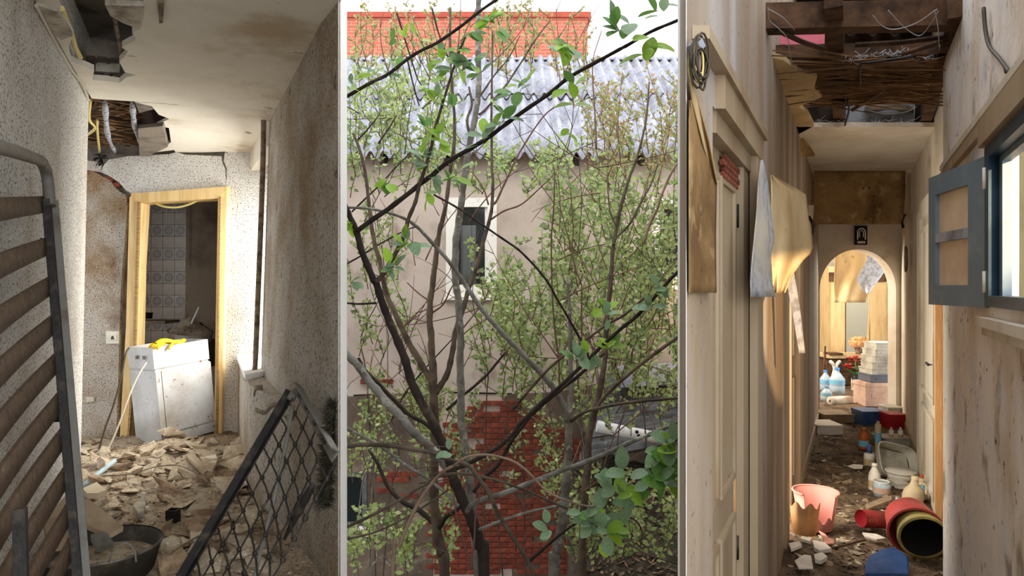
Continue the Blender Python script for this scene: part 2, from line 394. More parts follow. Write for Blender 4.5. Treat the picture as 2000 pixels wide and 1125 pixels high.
for k in range(26):
    a = R.uniform(0, 6.28); c = P(198, 310, 5.33); d = Vector((math.cos(a), R.uniform(-.6, 0), math.sin(a)))
    mb.tube(smooth([c, c+d*.03, c+d*.05+Vector((R.uniform(-.02, .02), -.01, -.015))], 3), .004, 4)
tag(ob('wire_tangle', mb, m_black), 'black tangle of wires above the door left corner', 'wires')

# door wall: cracked plaster fields over brick
holeD = [(258, 382), (438, 368), (424, 864), (238, 880)]
left_field = [(60, 330), (172, 335), (182, 334), (203, 346), (214, 352), (226, 368), (236, 376), (246, 380), (249, 404), (236, 560), (226, 900), (60, 900)]
lintel_field = [(203, 322), (212, 312), (250, 305), (330, 301), (345, 297), (362, 302), (432, 305), (434, 318), (440, 330), (441, 366), (258, 378), (246, 372), (232, 356), (214, 344), (197, 336)]
right_field = [(438, 304), (441, 290), (560, 285), (555, 880), (424, 868), (441, 366), (443, 330), (437, 316)]
backL = [(60, 250), (600, 250), (600, 900), (425, 900), (438, 372), (262, 384), (236, 900), (60, 900)]
mb = MB().poly(poly_at(backL, DW+.035), (0, .09, 0))
struct('wall_back', mb, m_clay, 'masonry wall behind the cracked plaster around the door', 'wall')
wallb = bpy.data.objects['wall_back']
for q, mm in ((left_field, m_specky), (lintel_field, m_speck), (right_field, m_speck)):
    mb = MB().poly(poly_at(q, DW), (0, .034, 0)); ob('plaster_field', mb, mm, wallb)
mb = MB().poly(poly_at([(168, 313), (200, 318), (196, 336), (168, 332)], DW), (0, .03, 0)); ob('plaster_field', mb, m_speckr, wallb)
bk = MB().box((0, 0, 0), (.07, .04, .032)).mesh('brick', m_brick)
for x, y in ((172, 338), (184, 341), (244, 391), (247, 400), (245, 409), (228, 362), (214, 350)):
    put('brick', bk, wallb, Matrix.Translation(P(x, y, DW+.022)) @ Euler((R.uniform(-.1, .1), R.uniform(-.2, .2), R.uniform(-.1, .1))).to_matrix().to_4x4())

# door frame
t = thing('door_frame', 'yellow varnished door frame around the dark kitchen doorway', 'door frame', P(330, 880, DW))
def board(q, Y, d, m, name, par):
    mb = MB().poly(poly_at(q, Y), (0, d, 0)); return ob(name, mb, m, par)
board([(253, 384), (274, 384), (266, 520), (262, 700), (246, 884), (232, 884), (246, 640)], DW-.045, .15, m_yellowwood, 'jamb', t)
board([(426, 372), (443, 366), (437, 640), (432, 866), (418, 864), (421, 640)], DW-.045, .15, m_yellowwood, 'jamb', t)
board([(256, 378), (443, 364), (443, 372), (428, 387), (270, 396), (256, 388)], DW-.05, .155, m_yellowwood, 'head', t)
board([(268, 394), (273, 394), (264, 700), (250, 880), (246, 880), (259, 700)], DW-.06, .02, m_pinewood, 'bead', t)
board([(428, 384), (431, 384), (428, 640), (424, 860), (420, 860), (425, 640)], DW-.06, .02, m_pinewood, 'bead', t)
# cable loop under the door head
mb = MB().tube(smooth([P(296, 393, 5.45), P(318, 403, 5.44), P(345, 405, 5.44), P(370, 399, 5.44), P(388, 390, 5.45)]), .009, 7)
tag(ob('sagging_cable', mb, m_cable_y), 'pale yellow cable sagging under the door head', 'cable')

# kitchen beyond the door
m_kit = mat('grimy_kitchen_plaster', C(120, 104, 86), [(C(82, 66, 50), 2.5, .45, .7)], bump=[(20, .3)])
m_tile = mat('patterned_tile', C(126, 108, 84), [(C(104, 86, 64), 6, .45, .7)], rough=.35, spec=.5, rnd=.08)
nt = m_tile.node_tree; N = nt.nodes; L = nt.links
tcn = N.new('ShaderNodeTexCoord'); ln = N.new('ShaderNodeVectorMath'); ln.operation = 'LENGTH'; L.new(tcn.outputs['Object'], ln.inputs[0])
rp = N.new('ShaderNodeValToRGB'); e = rp.color_ramp.elements; e[0].position = 0; e[0].color = (1, 1, 1, 1); e[1].position = 1; e[1].color = (0, 0, 0, 1)
for p_, c_ in ((.10, 1), (.13, .35), (.2, .35), (.22, 1), (.40, 1), (.43, 0)):
    q_ = e.new(p_); q_.color = (c_, c_, c_, 1)
ms = N.new('ShaderNodeMath'); ms.operation = 'MULTIPLY'; ms.inputs[1].default_value = 8.0; L.new(ln.outputs['Value'], ms.inputs[0]); L.new(ms.outputs[0], rp.inputs[0])
bs = N['Principled BSDF']; old = bs.inputs['Base Color'].links[0].from_socket
mx = N.new('ShaderNodeMix'); mx.data_type = 'RGBA'; L.new(rp.outputs[0], mx.inputs[0]); L.new(old, mx.inputs[6]); mx.inputs[7].default_value = C(78, 56, 36); L.new(mx.outputs[2], bs.inputs['Base Color'])
m_tilep = mat('plain_tile', C(130, 112, 88), [(C(108, 90, 68), 6, .45, .7)], rough=.35, spec=.5, rnd=.08)
KY = 7.4
mb = MB().box((-3.6, KY+.08, 4.0), (3.1, .1, 2.8)); kw = struct('wall_kitchen', mb, m_kit, 'tiled kitchen wall seen through the doorway', 'wall')
tw = 23.0/1300*KY; tm1 = MB().box((0, 0, 0), (tw-.004, .02, tw-.004)).mesh('tile', m_tile); tm2 = MB().box((0, 0, 0), (tw-.004, .02, tw-.004)).mesh('tile', m_tilep)
for r in range(13):
    for c in range(-1, 5):
        put('tile', tm1 if r % 2 == 0 else tm2, kw, Matrix.Translation(P(283+c*23, 404+r*23, KY)+Vector((0, .015, 0))))
mb = MB().poly(poly_at([(364, 300), (520, 300), (520, 800), (360, 800)], 7.1), (0, .3, 0)); struct('wall_kitchen_pier', mb, m_kit, 'plain brown kitchen pier right of the tiles', 'wall')
mb = MB().box((-3.55, 6.5, LF-.06), (3, 2.1, .1)); struct('floor_kitchen', mb, m_rubbed, 'dusty kitchen floor behind the cooker', 'floor')
mb = MB().box((-3.55, 6.5, 5.34), (3, 2.1, .06)); struct('ceiling_kitchen', mb, m_kit, 'kitchen ceiling behind the doorway', 'ceiling')
mb = MB().box((-5.0, 6.5, 4.2), (.1, 2.2, 2.6)); mb.box((-2.1, 6.5, 4.2), (.1, 2.1, 2.6)); struct('wall_kitchen_side', mb, m_kit, 'side walls of the dark kitchen', 'wall')
mb = MB().tube([P(326, 396, 7.2), P(325, 440, 7.2)], .004, 5); mb.tube([P(363, 392, 7.05), P(362, 520, 7.05)], .005, 5)
tag(ob('kitchen_wires', mb, m_cable_w), 'thin wires hanging in front of the kitchen tiles', 'wires')
# sink heaped with debris
t = thing('sink', 'white sink heaped with plaster debris behind the cooker', 'sink', P(370, 690, 6.4))
def rim(u, v):
    a = u*2*math.pi; r = 1+.0*v; k = [(1, 1), (1.0, 0), (.86, 0)][0]
    return P(372+46*math.cos(a)*(1-.1*v), 646-10*math.sin(a)+v*18, 6.4+.22*math.sin(a))
mb = MB().grid(rim, 28, 3); ob('basin', mb, m_enamel, t)
def heap(u, v):
    a = u*2*math.pi; n = noise.noise(Vector((u*9, v*5, 1)))
    return P(372+44*math.cos(a)*(1-v), 648-9*math.sin(a)*(1-v)-30*v-14*n*v*(1-v)*2, 6.4+.2*math.sin(a)*(1-v))
mb = MB().grid(heap, 28, 8); stuff(ob('debris_heap', mb, m_rubbed, t))
mb = MB().box(P(372, 690, 6.4)+Vector((0, .05, 0)), (.42, .3, .25)); ob('cabinet', mb, m_kit, t)
mb = MB().tube([P(374, 632, 6.3), P(389, 600, 6.3)], .01, 6); tag(ob('white_stick', mb, m_white), 'white stick standing in the sink debris', 'stick')
t = thing('dark_pot', 'dark pan on the shelf left of the sink', 'pan', P(284, 622, 6.8))
mb = MB().lathe([(.001, 0), (.062, 0), (.07, .06), (.066, .06), (.058, .01), (.001, .01)], Matrix.Translation(P(284, 622, 6.8))); ob('pan_body', mb, m_black, t)
mb = MB().tube([P(272, 612, 6.78), P(262, 610, 6.78)], .008, 6); ob('handle', mb, m_black, t)
mb = MB().box(P(290, 628, 6.9), (.5, .3, .03)); tag(ob('kitchen_shelf', mb, m_kit), 'shelf board below the dark pan', 'shelf')
for x in (268, 318):
    pass

# cooker
O = P(316, 872, 5.0); d1 = Vector((.53, .85, .085)).normalized(); up = Vector((-.03, -.01, 1)).normalized(); d2 = up.cross(d1).normalized(); up = d1.cross(d2)
CW, CD, CH = .45, .35, .745
def cc(a, b, c): return O+d1*(a*CW)+d2*(b*CD)+up*(c*CH)
def cbox(mb, a0, a1, b0, b1, c0, c1):
    return mb.quad8([cc(a0,b0,c0), cc(a1,b0,c0), cc(a1,b1,c0), cc(a0,b1,c0), cc(a0,b0,c1), cc(a1,b0,c1), cc(a1,b1,c1), cc(a0,b1,c1)])
t = thing('cooker', 'dirty white enamel cooker tilted in front of the doorway', 'cooker', O)
mb = MB(); cbox(mb, 0, 1, 0, 1, .0, .765); cbox(mb, .02, .98, .02, .98, .765, .785); ob('body', mb, m_enamel, t)
mb = MB(); cbox(mb, 0, 1, 0, .04, .785, 1); cbox(mb, 0, 1, .96, 1, .785, 1); cbox(mb, 0, .04, .04, .96, .785, 1); cbox(mb, .96, 1, .04, .96, .785, 1); ob('top_tray', mb, m_enamel, t)
mb = MB(); cbox(mb, .04, .96, .04, .96, .80, .84); ob('hob', mb, m_black, t)
mb = MB(); cbox(mb, .1, 1.0, -.035, -.002, .12, .755); o = ob('oven_door', mb, m_enamel, t)
mb = MB(); cbox(mb, .1, 1.0, -.05, -.002, .005, .105); ob('drawer_front', mb, m_enamel, t)
mb = MB(); cbox(mb, .0, .09, -.03, -.002, .0, .755); ob('corner_post', mb, m_enamel, t)
for k in (.35, .62): 
    mb = MB().tube([cc(-.001, k, .90), cc(-.05, k, .90)], .014, 10); ob('knob', mb, m_enamel, t)
mb = MB().tube([cc(.94, -.055, .06), cc(.94, -.06, .06)], .006, 8); ob('screw', mb, m_black, t)
# debris and glove on the cooker
def cheap_(u, v):
    h = .93+.06*noise.noise(Vector((u*7, v*7, 3)))
    return cc(.05+.45*u, .3+.65*v, h)
mb = MB().grid(cheap_, 14, 14, (0, 0, -.06)); tag(ob('scrap_heap', mb, m_crumb), 'heap of paper scraps and crumbs in the cooker top', 'scraps', kind='stuff')
g = thing('rubber_glove', 'yellow rubber glove lying over the cooker edge', 'glove', cc(.2, .1, 1.0))
def gpal(u, v):
    a = u*2*math.pi
    p = cc(.10+.50*v, .10+.02*math.sin(v*5), 1.03+.02*math.sin(v*6)); r = .026+.012*math.sin(v*3.1)
    return p+d2*(math.cos(a)*r)+up*(math.sin(a)*r*.55)
mb = MB().grid(gpal, 14, 10); ob('palm', mb, m_yellow, g)
for i in range(4):
    a = cc(.16, .18-.09*i, 1.03); b = a-d1*(.03+.01*i)+d2*(.02-.02*i)-up*.006; c = b-d1*.02-up*(.022)
    mb = MB().tube(smooth([a, b, c]), [.011]*8+[.006], 7); ob('finger', mb, m_yellow, g)
mb = MB().tube(smooth([cc(.45, -.02, 1.03), cc(.33, -.06, 1.02), cc(.24, -.07, .97)]), .010, 7); ob('thumb', mb, m_yellow, g)
# cables by the cooker
for pts, r, m, lb in [([(252, 680), (246, 690), (238, 730), (222, 790), (204, 840), (190, 890), (182, 925), (178, 955)], .007, m_cable_d, 'dark cable hanging from the left door jamb to the rubble'),
                    ([(286, 708), (275, 725), (262, 750), (250, 780), (232, 830), (215, 870), (200, 905), (190, 945)], .006, m_cable_w, 'pale cable running from the cooker to the rubble'),
                    ([(152, 908), (160, 900), (170, 905), (174, 925), (172, 950)], .006, m_cable_w, 'small pale cable loop beside the left wall foot')]:
    q = [P(x, y, 4.95-.35*i/len(pts)) for i, (x, y) in enumerate(pts)]
    tag(ob('loose_cable', MB().tube(smooth(q), r, 6), m), lb, 'cable', 'loose cables by the cooker')
# switch
t = thing('light_switch', 'ivory light switch left of the yellow door frame', 'switch', P(219, 659, DW))
mb = MB().poly(poly_at([(207, 647), (232, 647), (232, 671), (207, 671)], DW-.02), (0, .02, 0)); ob('plate', mb, m_switch, t)
mb = MB().poly(poly_at([(214, 653), (225, 653), (225, 665), (214, 665)], DW-.03), (0, .01, 0)); ob('rocker', mb, m_switch, t)
mb = MB().poly(poly_at([(218, 656), (221, 656), (223, 663), (216, 663)], DW-.032), (0, .002, 0)); ob('mark', mb, m_cable_d, t)
mb = MB().poly(poly_at([(155, 774), (183, 776), (184, 784), (170, 786), (156, 784)], DW-.01), (0, .015, 0)); tag(ob('plaster_patch', mb, m_ceil_b), 'small white plaster ridge low on the door wall', 'plaster')

# pipe and hooks on the right wall
pts = [P(515, 217, 4.40), P(514, 300, 4.40), P(509, 450, 4.40), P(503, 600, 4.40), P(499, 700, 4.40), P(497, 722, 4.36), P(490, 735, 4.28), P(481, 739, 4.2)]
t = thing('rusty_pipe', 'rusty vertical pipe with a bent foot at the window edge', 'pipe', pts[-1])
mb = MB().tube(smooth(pts, 3), .017, 10); ob('pipe_body', mb, m_rust, t)
mb = MB().tube([P(515, 216, 4.40), P(515, 221, 4.40)], .024, 10); ob('pipe_collar', mb, m_rust, t)
for pts, lb in [([(505, 752), (498, 755), (495, 768)], 'small dark hook below the rusty pipe'), ([(548, 785), (535, 785), (526, 790), (519, 799), (511, 802), (498, 797)], 'curved rusty bracket beside the iron mesh frame')]:
    def wy(x, y): return 4.0-.1*(540-x)/50
    q = smooth([P(x, y, 1.248/(.714+(x-1000)/1300)-.035) for x, y in pts], 4)
    mb = MB(); 
    def strip(u, v, q=q):
        k = u*(len(q)-1); i = min(int(k), len(q)-2); p = q[i].lerp(q[i+1], k-i); return p+Vector((0, 0, -.026*v*(1-.3*u)))
    mb.grid(strip, 12, 1, (.02, .012, 0)); tag(ob('wall_hook', mb, m_rust), lb, 'hook', 'hooks on the right plaster wall')
for x, y, sx, sy, lb in [(615, 104, 5, 12, 'dark hole high in the mouldy wall'), (576, 128, 5, 9, 'dark hole at the ceiling corner of the mouldy wall')]:
    Yw = (.689)/(.528+(x-1000)/1300) if False else None
    r = (x-1000)/1300; Yw = (-.668+.528*2.57)/(r+.528)
    M = Matrix.Translation(P(x, y, Yw-.012)) @ Euler((math.pi/2, 0, -1.08)).to_matrix().to_4x4() @ Matrix.Diagonal((sx/1300*Yw, sy/1300*Yw, 1, 1))
    mb = MB().lathe([(1, 0), (.8, .006), (.3, .01), (.001, .011)], M, 10); tag(ob('wall_gouge', mb, m_black), lb, 'gouge', 'gouges in the right plaster wall')

# slatted bed base
TR, BR, TL, BL = P(97, 392, 2.5), P(172, 1290, 2.2), P(-45, 399, 1.435), Vector((-1.045, 1.3, 2.93))
t = thing('slatted_bed_base', 'slatted wooden bed base with dark iron frame leaning by the left wall', 'bed base', BR)
rail = smooth([TR.lerp(BR, k) for k in (0, .25, .5, .75, 1)])
nrm = (BR-TR).cross(TL-TR).normalized()
if nrm.y > 0: nrm = -nrm
sidev = (TL-TR).normalized()
mb = MB().bar(TR+nrm*.01, BR+nrm*.01, .042, .026, nrm); ob('side_rail', mb, m_iron, t)
mb = MB().bar(TR-sidev*.026, BR-sidev*.026, .008, .05, nrm); ob('side_rail_flange', mb, m_greymetal, t)
mb = MB().bar(TL.lerp(BL, .0), BL, .04, .026, nrm); ob('side_rail', mb, m_iron, t)
L2 = TR.lerp(TL, .8)
mb = MB().bar(L2.lerp(BR.lerp(BL, .8), .5)-nrm*.03, BR.lerp(BL, .8)-nrm*.03, .034, .026, nrm); ob('centre_rail', mb, m_iron, t)
upv = (TR-BR).normalized(); c0 = TR; 
arch = smooth([TR-upv*.02, TR+upv*.06, TR+upv*.115+sidev*.03, TR+upv*.145+sidev*.11, TR+upv*.155+sidev*.25, TL+upv*.15+sidev*-.1, TL+upv*.1, TL])
mb = MB().tube(arch, .020, 8); ob('head_tube', mb, m_greymetal, t)
ts_ = []
for yc in (399, 481, 558, 633, 708, 785, 855, 931, 1000, 1066): 
    ts_.append((yc-392)/(1290-392))
for k, yc in enumerate((399, 481, 558, 633, 708, 785, 855, 931, 1002, 1068)):
    # parameter along the rail for that image row
    lo, hi = 0.0, 1.0
    for _ in range(30):
        m_ = (lo+hi)/2; p = TR.lerp(BR, m_); row = 562.5-(p.z-CZ)/p.y*1300
        if row < yc: lo = m_
        else: hi = m_
    s_ = lo
    a = TR.lerp(BR, s_); b = TL.lerp(BL, max(0, s_+.004)); dn = (BR-TR).normalized()
    def sl(u, v, a=a, b=b, dn=dn):
        return a.lerp(b, u*1.0-.012)+dn*((v-.5)*.068)+nrm*(.018+.008*math.sin(math.pi*u))
    mb = MB().grid(sl, 10, 1, nrm*.011); ob('slat', mb, m_slat, t)
for s_ in (.1, .3, .5):
    p = TR.lerp(BR, s_); mb = MB().box(p+nrm*.028, (.02, .012, .03)); ob('slat_holder', mb, m_black, t)

# iron bed frame with wire mesh
A, Lb, Rb = P(580, 757, 2.95), P(345, 1160, 2.62), P(655, 892, 2.3)
Db = Lb+(Rb-A)*.94; Db.z = max(Db.z, LF+.02)
t = thing('mesh_bed_frame', 'iron bed frame with diamond wire mesh leaning by the right wall', 'bed frame', Lb)
n2 = (Lb-A).cross(Rb-A).normalized()
if n2.y > 0: n2 = -n2
def angle_bar(a, b, inward, m, name):
    mb = MB().bar(a, b, .042, .005, n2); mb.bar(a-inward*.02+n2*.016, b-inward*.02+n2*.016, .005, .036, n2); return ob(name, mb, m, t)
dl, dr = (Lb-A).normalized(), (Rb-A).normalized()
angle_bar(A+dl*.03, Lb, dr, m_iron, 'side_rail'); o = angle_bar(A+dr*.03, Rb, dl, m_greymetal, 'end_rail')
mb = MB().tube(smooth([A+dl*.06, A+(dl+dr)*-.0+dl*.015+dr*.015, A+dr*.06]), .019, 8); ob('corner_bend', mb, m_greymetal, t)
for k in (.12, .33, .56, .8): 
    c = A.lerp(Rb, k)+dl*.004+n2*.006; mb = MB().bar(c-dr*.018, c+dr*.018, .016, .004, n2); ob('rail_slot', mb, m_black, o)
def mp(u, v): 
    sag = -.03*math.sin(math.pi*min(1, u))*math.sin(math.pi*min(1, v))
    return A+(Lb-A)*u+(Rb-A)*v+n2*(sag+R.uniform(-.002, .002))
for i in range(1, 14):
    for fam in (0, 1):
        if not fam and i > 5: continue
        k = i/13.0 if fam else i*.21-.02
        ps = []
        for j in range(0, 25):
            s_ = j/24.0; off = .007*math.sin(j*math.pi*.5*2+fam)
            u, v = (k, s_) if fam else (s_, k)
            ps.append(mp(u, v))
        ps = [p for p in ps if p.z > LF+.02 and (1000+1300*p.x/p.y) < 660]
        if len(ps) > 3: ob('mesh_wire', MB().tube(ps, .0036, 4), m_iron, t)
kn = MB().lathe([(.001, -.011), (.009, -.006), (.009, .006), (.001, .011)], Matrix(), 5).mesh('wire_knot', m_iron)
for i in range(1, 14):
    for j in range(1, 6):
        p = mp(i/13, j*.21-.02)
        if p.z > LF+.05 and (1000+1300*p.x/p.y) < 656 and 562-(p.z-CZ)/p.y*1300 < 1120: put('wire_knot', kn, t, Matrix.Translation(p))
a, b = P(572, 792, 2.80), P(503, 1100, 2.42)
mb = MB().tube(smooth([a, a.lerp(b, .5)+Vector((.01, 0, 0)), b, P(492, 1200, 2.3)]), .008, 8); ob('grey_cross_rod', mb, m_greymetal, t)
mb = MB().tube(smooth([P(612, 945, 2.28), P(590, 985, 2.3), P(572, 1020, 2.32), P(556, 1052, 2.35)]), [.008, .012, .014, .016, .014, .016, .014, .012, .012, .01, .008, .006, .006], 6); tag(ob('charred_stick', mb, m_iron), 'charred stick caught in the wire mesh', 'stick')

# tinsel garland at the right edge
t = thing('tinsel_garland', 'dark tinsel garland hanging at the right wall over the wire mesh', 'garland', P(640, 990, 2.45))
core = smooth([P(655, 790, 2.48), P(652, 850, 2.46), P(648, 900, 2.44), P(642, 950, 2.42), P(640, 985, 2.42)], 6)
ob('core_wire', MB().tube(core, .004, 5), m_black, t)
mb = MB()
for p in core:
    for k in range(70):
        d = Vector((R.gauss(0, 1)-.3, R.gauss(0, .8), R.gauss(0, .5))).normalized()*R.uniform(.02, .07)
        q = p+d
        if 1000+1300*q.x/q.y > 661: d.x = -abs(d.x); q = p+d
        sdv = d.cross(Vector((0, 1, .3))).normalized()*.003
        n = len(mb.v); mb.v += [p-sdv, p+sdv, q]; mb.f.append([n, n+1, n+2]); mb.sm.append(False)
stuff(ob('tinsel_needles', mb, m_tinsel, t))

# floor and rubble
def lfh(x, y):
    n = noise.fractal(Vector((x*3, y*3, 0)), 1.0, 2.0, 4)
    mound = .07*math.exp(-((x+2.45)**2/.35+(y-4.6)**2/.7))
    return LF+.035+mound+.045*n
def lrows(Y): 
    l = lwX(Y)-.1 if Y < 3.86 else -3.7
    r = (-.668-.528*(Y-2.57)) if Y < 3.6 else lowX(Y)+.05
    return l, r
def fl(u, v):
    Y = 1.7+(5.75-1.7)*v; l, r = lrows(Y); x = l+(r-l)*u
    return (x, Y, lfh(x, Y))
mb = MB().grid(fl, 60, 110); fo = struct('floor', mb, m_rubbed, 'rubble-strewn floor of the speckled room', 'floor')
mb = prism(MB(), [(-.45, 2.1), (-.70, 2.6), (-2.05, 5.4), (-3.7, 5.4), (-3.7, 3.9), (lwX(3.8), 3.8), (lwX(2.1), 2.1)], LF-.2, LF-.1); struct('floor_slab', mb, m_clay, 'floor slab under the rubble', 'floor')
def chunk(seed, flat, m):
    r = random.Random(seed); bm = bmesh.new()
    for _ in range(11): bm.verts.new((r.uniform(-1, 1), r.uniform(-1, 1), r.uniform(-1, 1)*flat))
    h = bmesh.ops.convex_hull(bm, input=bm.verts)
    bmesh.ops.delete(bm, geom=[v for v in bm.verts if not v.link_faces], context='VERTS')
    me = bpy.data.meshes.new('rubble_chunk'); bm.to_mesh(me); bm.free(); me.materials.append(m); return me
chunks = [chunk(i, [.35, .55, .18, .25, .4, .15][i % 6], m_rub if i % 3 else m_rub2) for i in range(14)]
n_ = 0
while n_ < 280:
    px = R.uniform(150, 520); py = R.uniform(868, 1115)
    Y = 1300*1.19/(py-562.5); x = (px-1000)/1300*Y; l, r = lrows(Y)
    if not (l+.12 < x < r-.06) or Y > 5.25: continue
    if (Vector((x, Y))-Vector((-1.74, 2.78))).length < .3: continue
    if (px-338)**2+(py-1012)**2 < 1100 or (px-279)**2+(py-985)**2 < 500: continue
    if Y > 4.75 and -3.05 < x < -2.3: 
        if R.random() < .6: continue
    s = R.choice([.02, .025, .03, .035, .045, .055, .07, .09])*R.uniform(.8, 1.2)
    M = Matrix.Translation((x, Y, lfh(x, Y)+s*.26)) @ Euler((R.uniform(-.5, .5), R.uniform(-.5, .5), R.uniform(0, 6.28))).to_matrix().to_4x4() @ Matrix.Scale(s, 4)
    o = put('rubble_chunk', chunks[R.randrange(14)], None, M); tag(o, ('large ' if s > .05 else 'medium ' if s > .032 else 'small ')+('pale plaster' if o.data.materials[0] == m_rub else 'brown masonry')+' fragment in the rubble '+('at the cooker foot' if Y > 4.3 else 'beside the left wall' if px < 235 else 'near the iron mesh frame' if px > 360 else 'in the middle of the floor' if Y > 3.4 else 'in front of the black box'), 'rubble', 'rubble fragments on the left room floor'); n_ += 1
mb = MB()
for k in range(3500):
    Y = R.uniform(2.6, 5.3); l, r = lrows(Y); x = R.uniform(max(l, -3.2)+.05, r-.03); s = R.uniform(.004, .014)
    c = Vector((x, Y, lfh(x, Y)+s*.2)); n = len(mb.v)
    q = [Vector((R.uniform(-1, 1), R.uniform(-1, 1), R.uniform(-.2, .9)))*s for _ in range(4)]
    mb.v += [c+v for v in q]; mb.f += [[n, n+1, n+2], [n, n+2, n+3], [n, n+3, n+1], [n+1, n+3, n+2]]; mb.sm += [False]*4
tag(stuff(ob('rubble_crumbs', mb, m_crumb)), 'fine crumbs of plaster over the left room floor', 'rubble')
# single pieces one can pick out
def flatpiece(name, pts, th, m, lb, cat, Yo=0.0, lift=.03, tilt=0):
    q = []
    for i, (x, y) in enumerate(pts):
        Y = 1300*1.17/(y-562.5)+Yo; p = P(x, y, Y); p.z = lfh(p.x, p.y)*0.0+p.z+lift; q.append(p)
    mb = MB().poly(q, (0, .002, th)); return tag(ob(name, mb, m), lb, cat)
flatpiece('plaster_sheet', [(365, 905), (378, 898), (408, 932), (400, 938), (412, 930), (445, 950), (402, 938)][:4]+[(399, 940)], .018, m_rub, 'long pale plaster strip right of the rubble heap', 'plaster piece')
flatpiece('plaster_sheet', [(385, 898), (418, 893), (425, 912), (415, 935), (405, 935)], .02, m_rub, 'yellowish plaster sheet near the right low wall', 'plaster piece')
flatpiece('plaster_sheet', [(375, 876), (402, 880), (405, 888), (372, 886)], .025, m_rub, 'small pale slab behind the rubble heap', 'plaster piece')
flatpiece('plaster_sheet', [(160, 975), (188, 962), (208, 978), (190, 985), (170, 985)], .03, m_rub, 'pale broken tile piece beside the left wall foot', 'plaster piece')
flatpiece('plaster_sheet', [(260, 1010), (272, 998), (284, 1004), (280, 1022), (268, 1024)], .03, m_ceil_b, 'white jagged plaster piece beside the black box', 'plaster piece')
t = thing('hollow_brick', 'red hollow brick under the cooker corner', 'brick', P(337, 885, 4.72))
Mb = Matrix.Translation(P(337, 884, 4.72)+Vector((0, 0, .02))) @ Euler((.1, -.12, .5)).to_matrix().to_4x4()
mb = MB().box((0, 0, 0), (.1, .07, .05)); mb.v = [Mb @ v for v in mb.v]; ob('brick_body', mb, m_brick, t)
mb = MB().box((0, 0, .026), (.1, .07, .006)); mb.v = [Mb @ v for v in mb.v]; ob('mortar_face', mb, m_rub, t)
t = thing('black_box', 'small black plastic box standing on the rubble', 'box', P(338, 1022, 3.42))
cx = P(338, 1008, 3.4); mb = MB()
for d, s in (((0, -.024, 0), (.052, .004, .07)), ((0, .024, 0), (.052, .004, .07)), ((-.024, 0, 0), (.004, .044, .07)), ((.024, 0, 0), (.004, .044, .07)), ((0, 0, -.033), (.05, .05, .004))): mb.box(cx+Vector(d), s)
ob('case', mb, m_black, t); ob('terminal', MB().box(cx+Vector((0, -.03, -.01)), (.03, .01, .02)), m_iron, t)
mb = MB().tube(smooth([cx+Vector((0, -.03, -.03)), cx+Vector((0, -.05, -.06))], 3), .005, 6); ob('yellow_lead', mb, m_yellow, t)
t = thing('white_stub', 'white plastic stub standing up in the rubble', 'plastic stub', P(279, 985, 3.6))
ob('post', MB().bar(P(277, 992, 3.6), P(281, 962, 3.6), .014, .02), m_switch, t); ob('foot', MB().bar(P(266, 994, 3.6), P(290, 992, 3.6), .03, .014), m_switch, t)
mb = MB().tube([P(158, 952, 3.82), P(224, 900, 4.15)], .014, 10)
tag(ob('blue_pipe', mb, m_bluepipe), 'pale blue plastic pipe leaning on the rubble by the left wall', 'pipe')
# tub with boards
tc0 = P(198, 1068, 2.78); hz = tc0.z; t = thing('black_tub', 'dark round tub full of rubbish in the lower left', 'tub', (tc0.x, tc0.y, LF))
mb = MB().lathe([(.001, LF+.03-hz), (.19, LF+.03-hz), (.225, 0), (.232, .004), (.228, .01), (.215, .004), (.185, LF+.05-hz), (.001, LF+.05-hz)], Matrix.Translation(tc0), 32); ob('tub_body', mb, m_tub, t)
mb = MB().lathe([(.226, 0), (.234, .008), (.226, .014)], Matrix.Translation(tc0), 32); ob('rim', mb, m_tin, t)
def hp(u, v):
    a = u*6.2832; return tc0+Vector((math.cos(a)*.2*(1-v), math.sin(a)*.2*(1-v), -.05+.03*v+.02*noise.noise(Vector((u*8, v*6, 2)))))
stuff(ob('rubbish_fill', MB().grid(hp, 24, 6), m_rubbed, t))
for q, Y0, Y1, m, lb in [([(88, 1035), (128, 990), (175, 1000), (240, 1052), (212, 1068), (150, 1040)], 2.7, 2.85, m_card, 'worn board lying across the dark tub'),
                      ([(84, 1045), (140, 1042), (150, 1085), (95, 1095)], 2.55, 2.6, m_card, 'cracked tin sheet leaning on the tub'),
                      ([(176, 1068), (205, 1064), (222, 1085), (190, 1094)], 2.68, 2.7, m_tin, 'crumpled tin piece in the tub')]:
    xs = [p[1] for p in q]; a, b = min(xs), max(xs)
    mb = MB().poly([P(x, y, Y1+(Y0-Y1)*(y-a)/(b-a))+Vector((0, 0, .03)) for x, y in q], (0, .004, .02)); tag(ob('tub_board', mb, m), lb, 'board')
mb = MB().tube(smooth([P(212, 1100, 2.6), P(222, 1075, 2.6), P(245, 1060, 2.62), P(262, 1075, 2.62), P(266, 1098, 2.6)]), .0035, 6)
tag(ob('bent_wire', mb, m_greymetal), 'bent wire handle over the dark tub', 'wire')
for pts, lb in [([(200, 940), (260, 935), (300, 922), (345, 918), (380, 932), (410, 955)], 'thin wire arching over the rubble heap'), ([(330, 1095), (370, 1070), (400, 1055), (425, 1050)], 'thin wire near the iron mesh foot')]:
    q = []
    for x, y in pts:
        Y = 1300*1.14/(y-562.5); q.append(P(x, y, Y)+Vector((0, 0, .03)))
    tag(ob('rubble_wire', MB().tube(smooth(q), .0035, 5), m_rust), lb, 'wire', 'thin wires over the rubble')
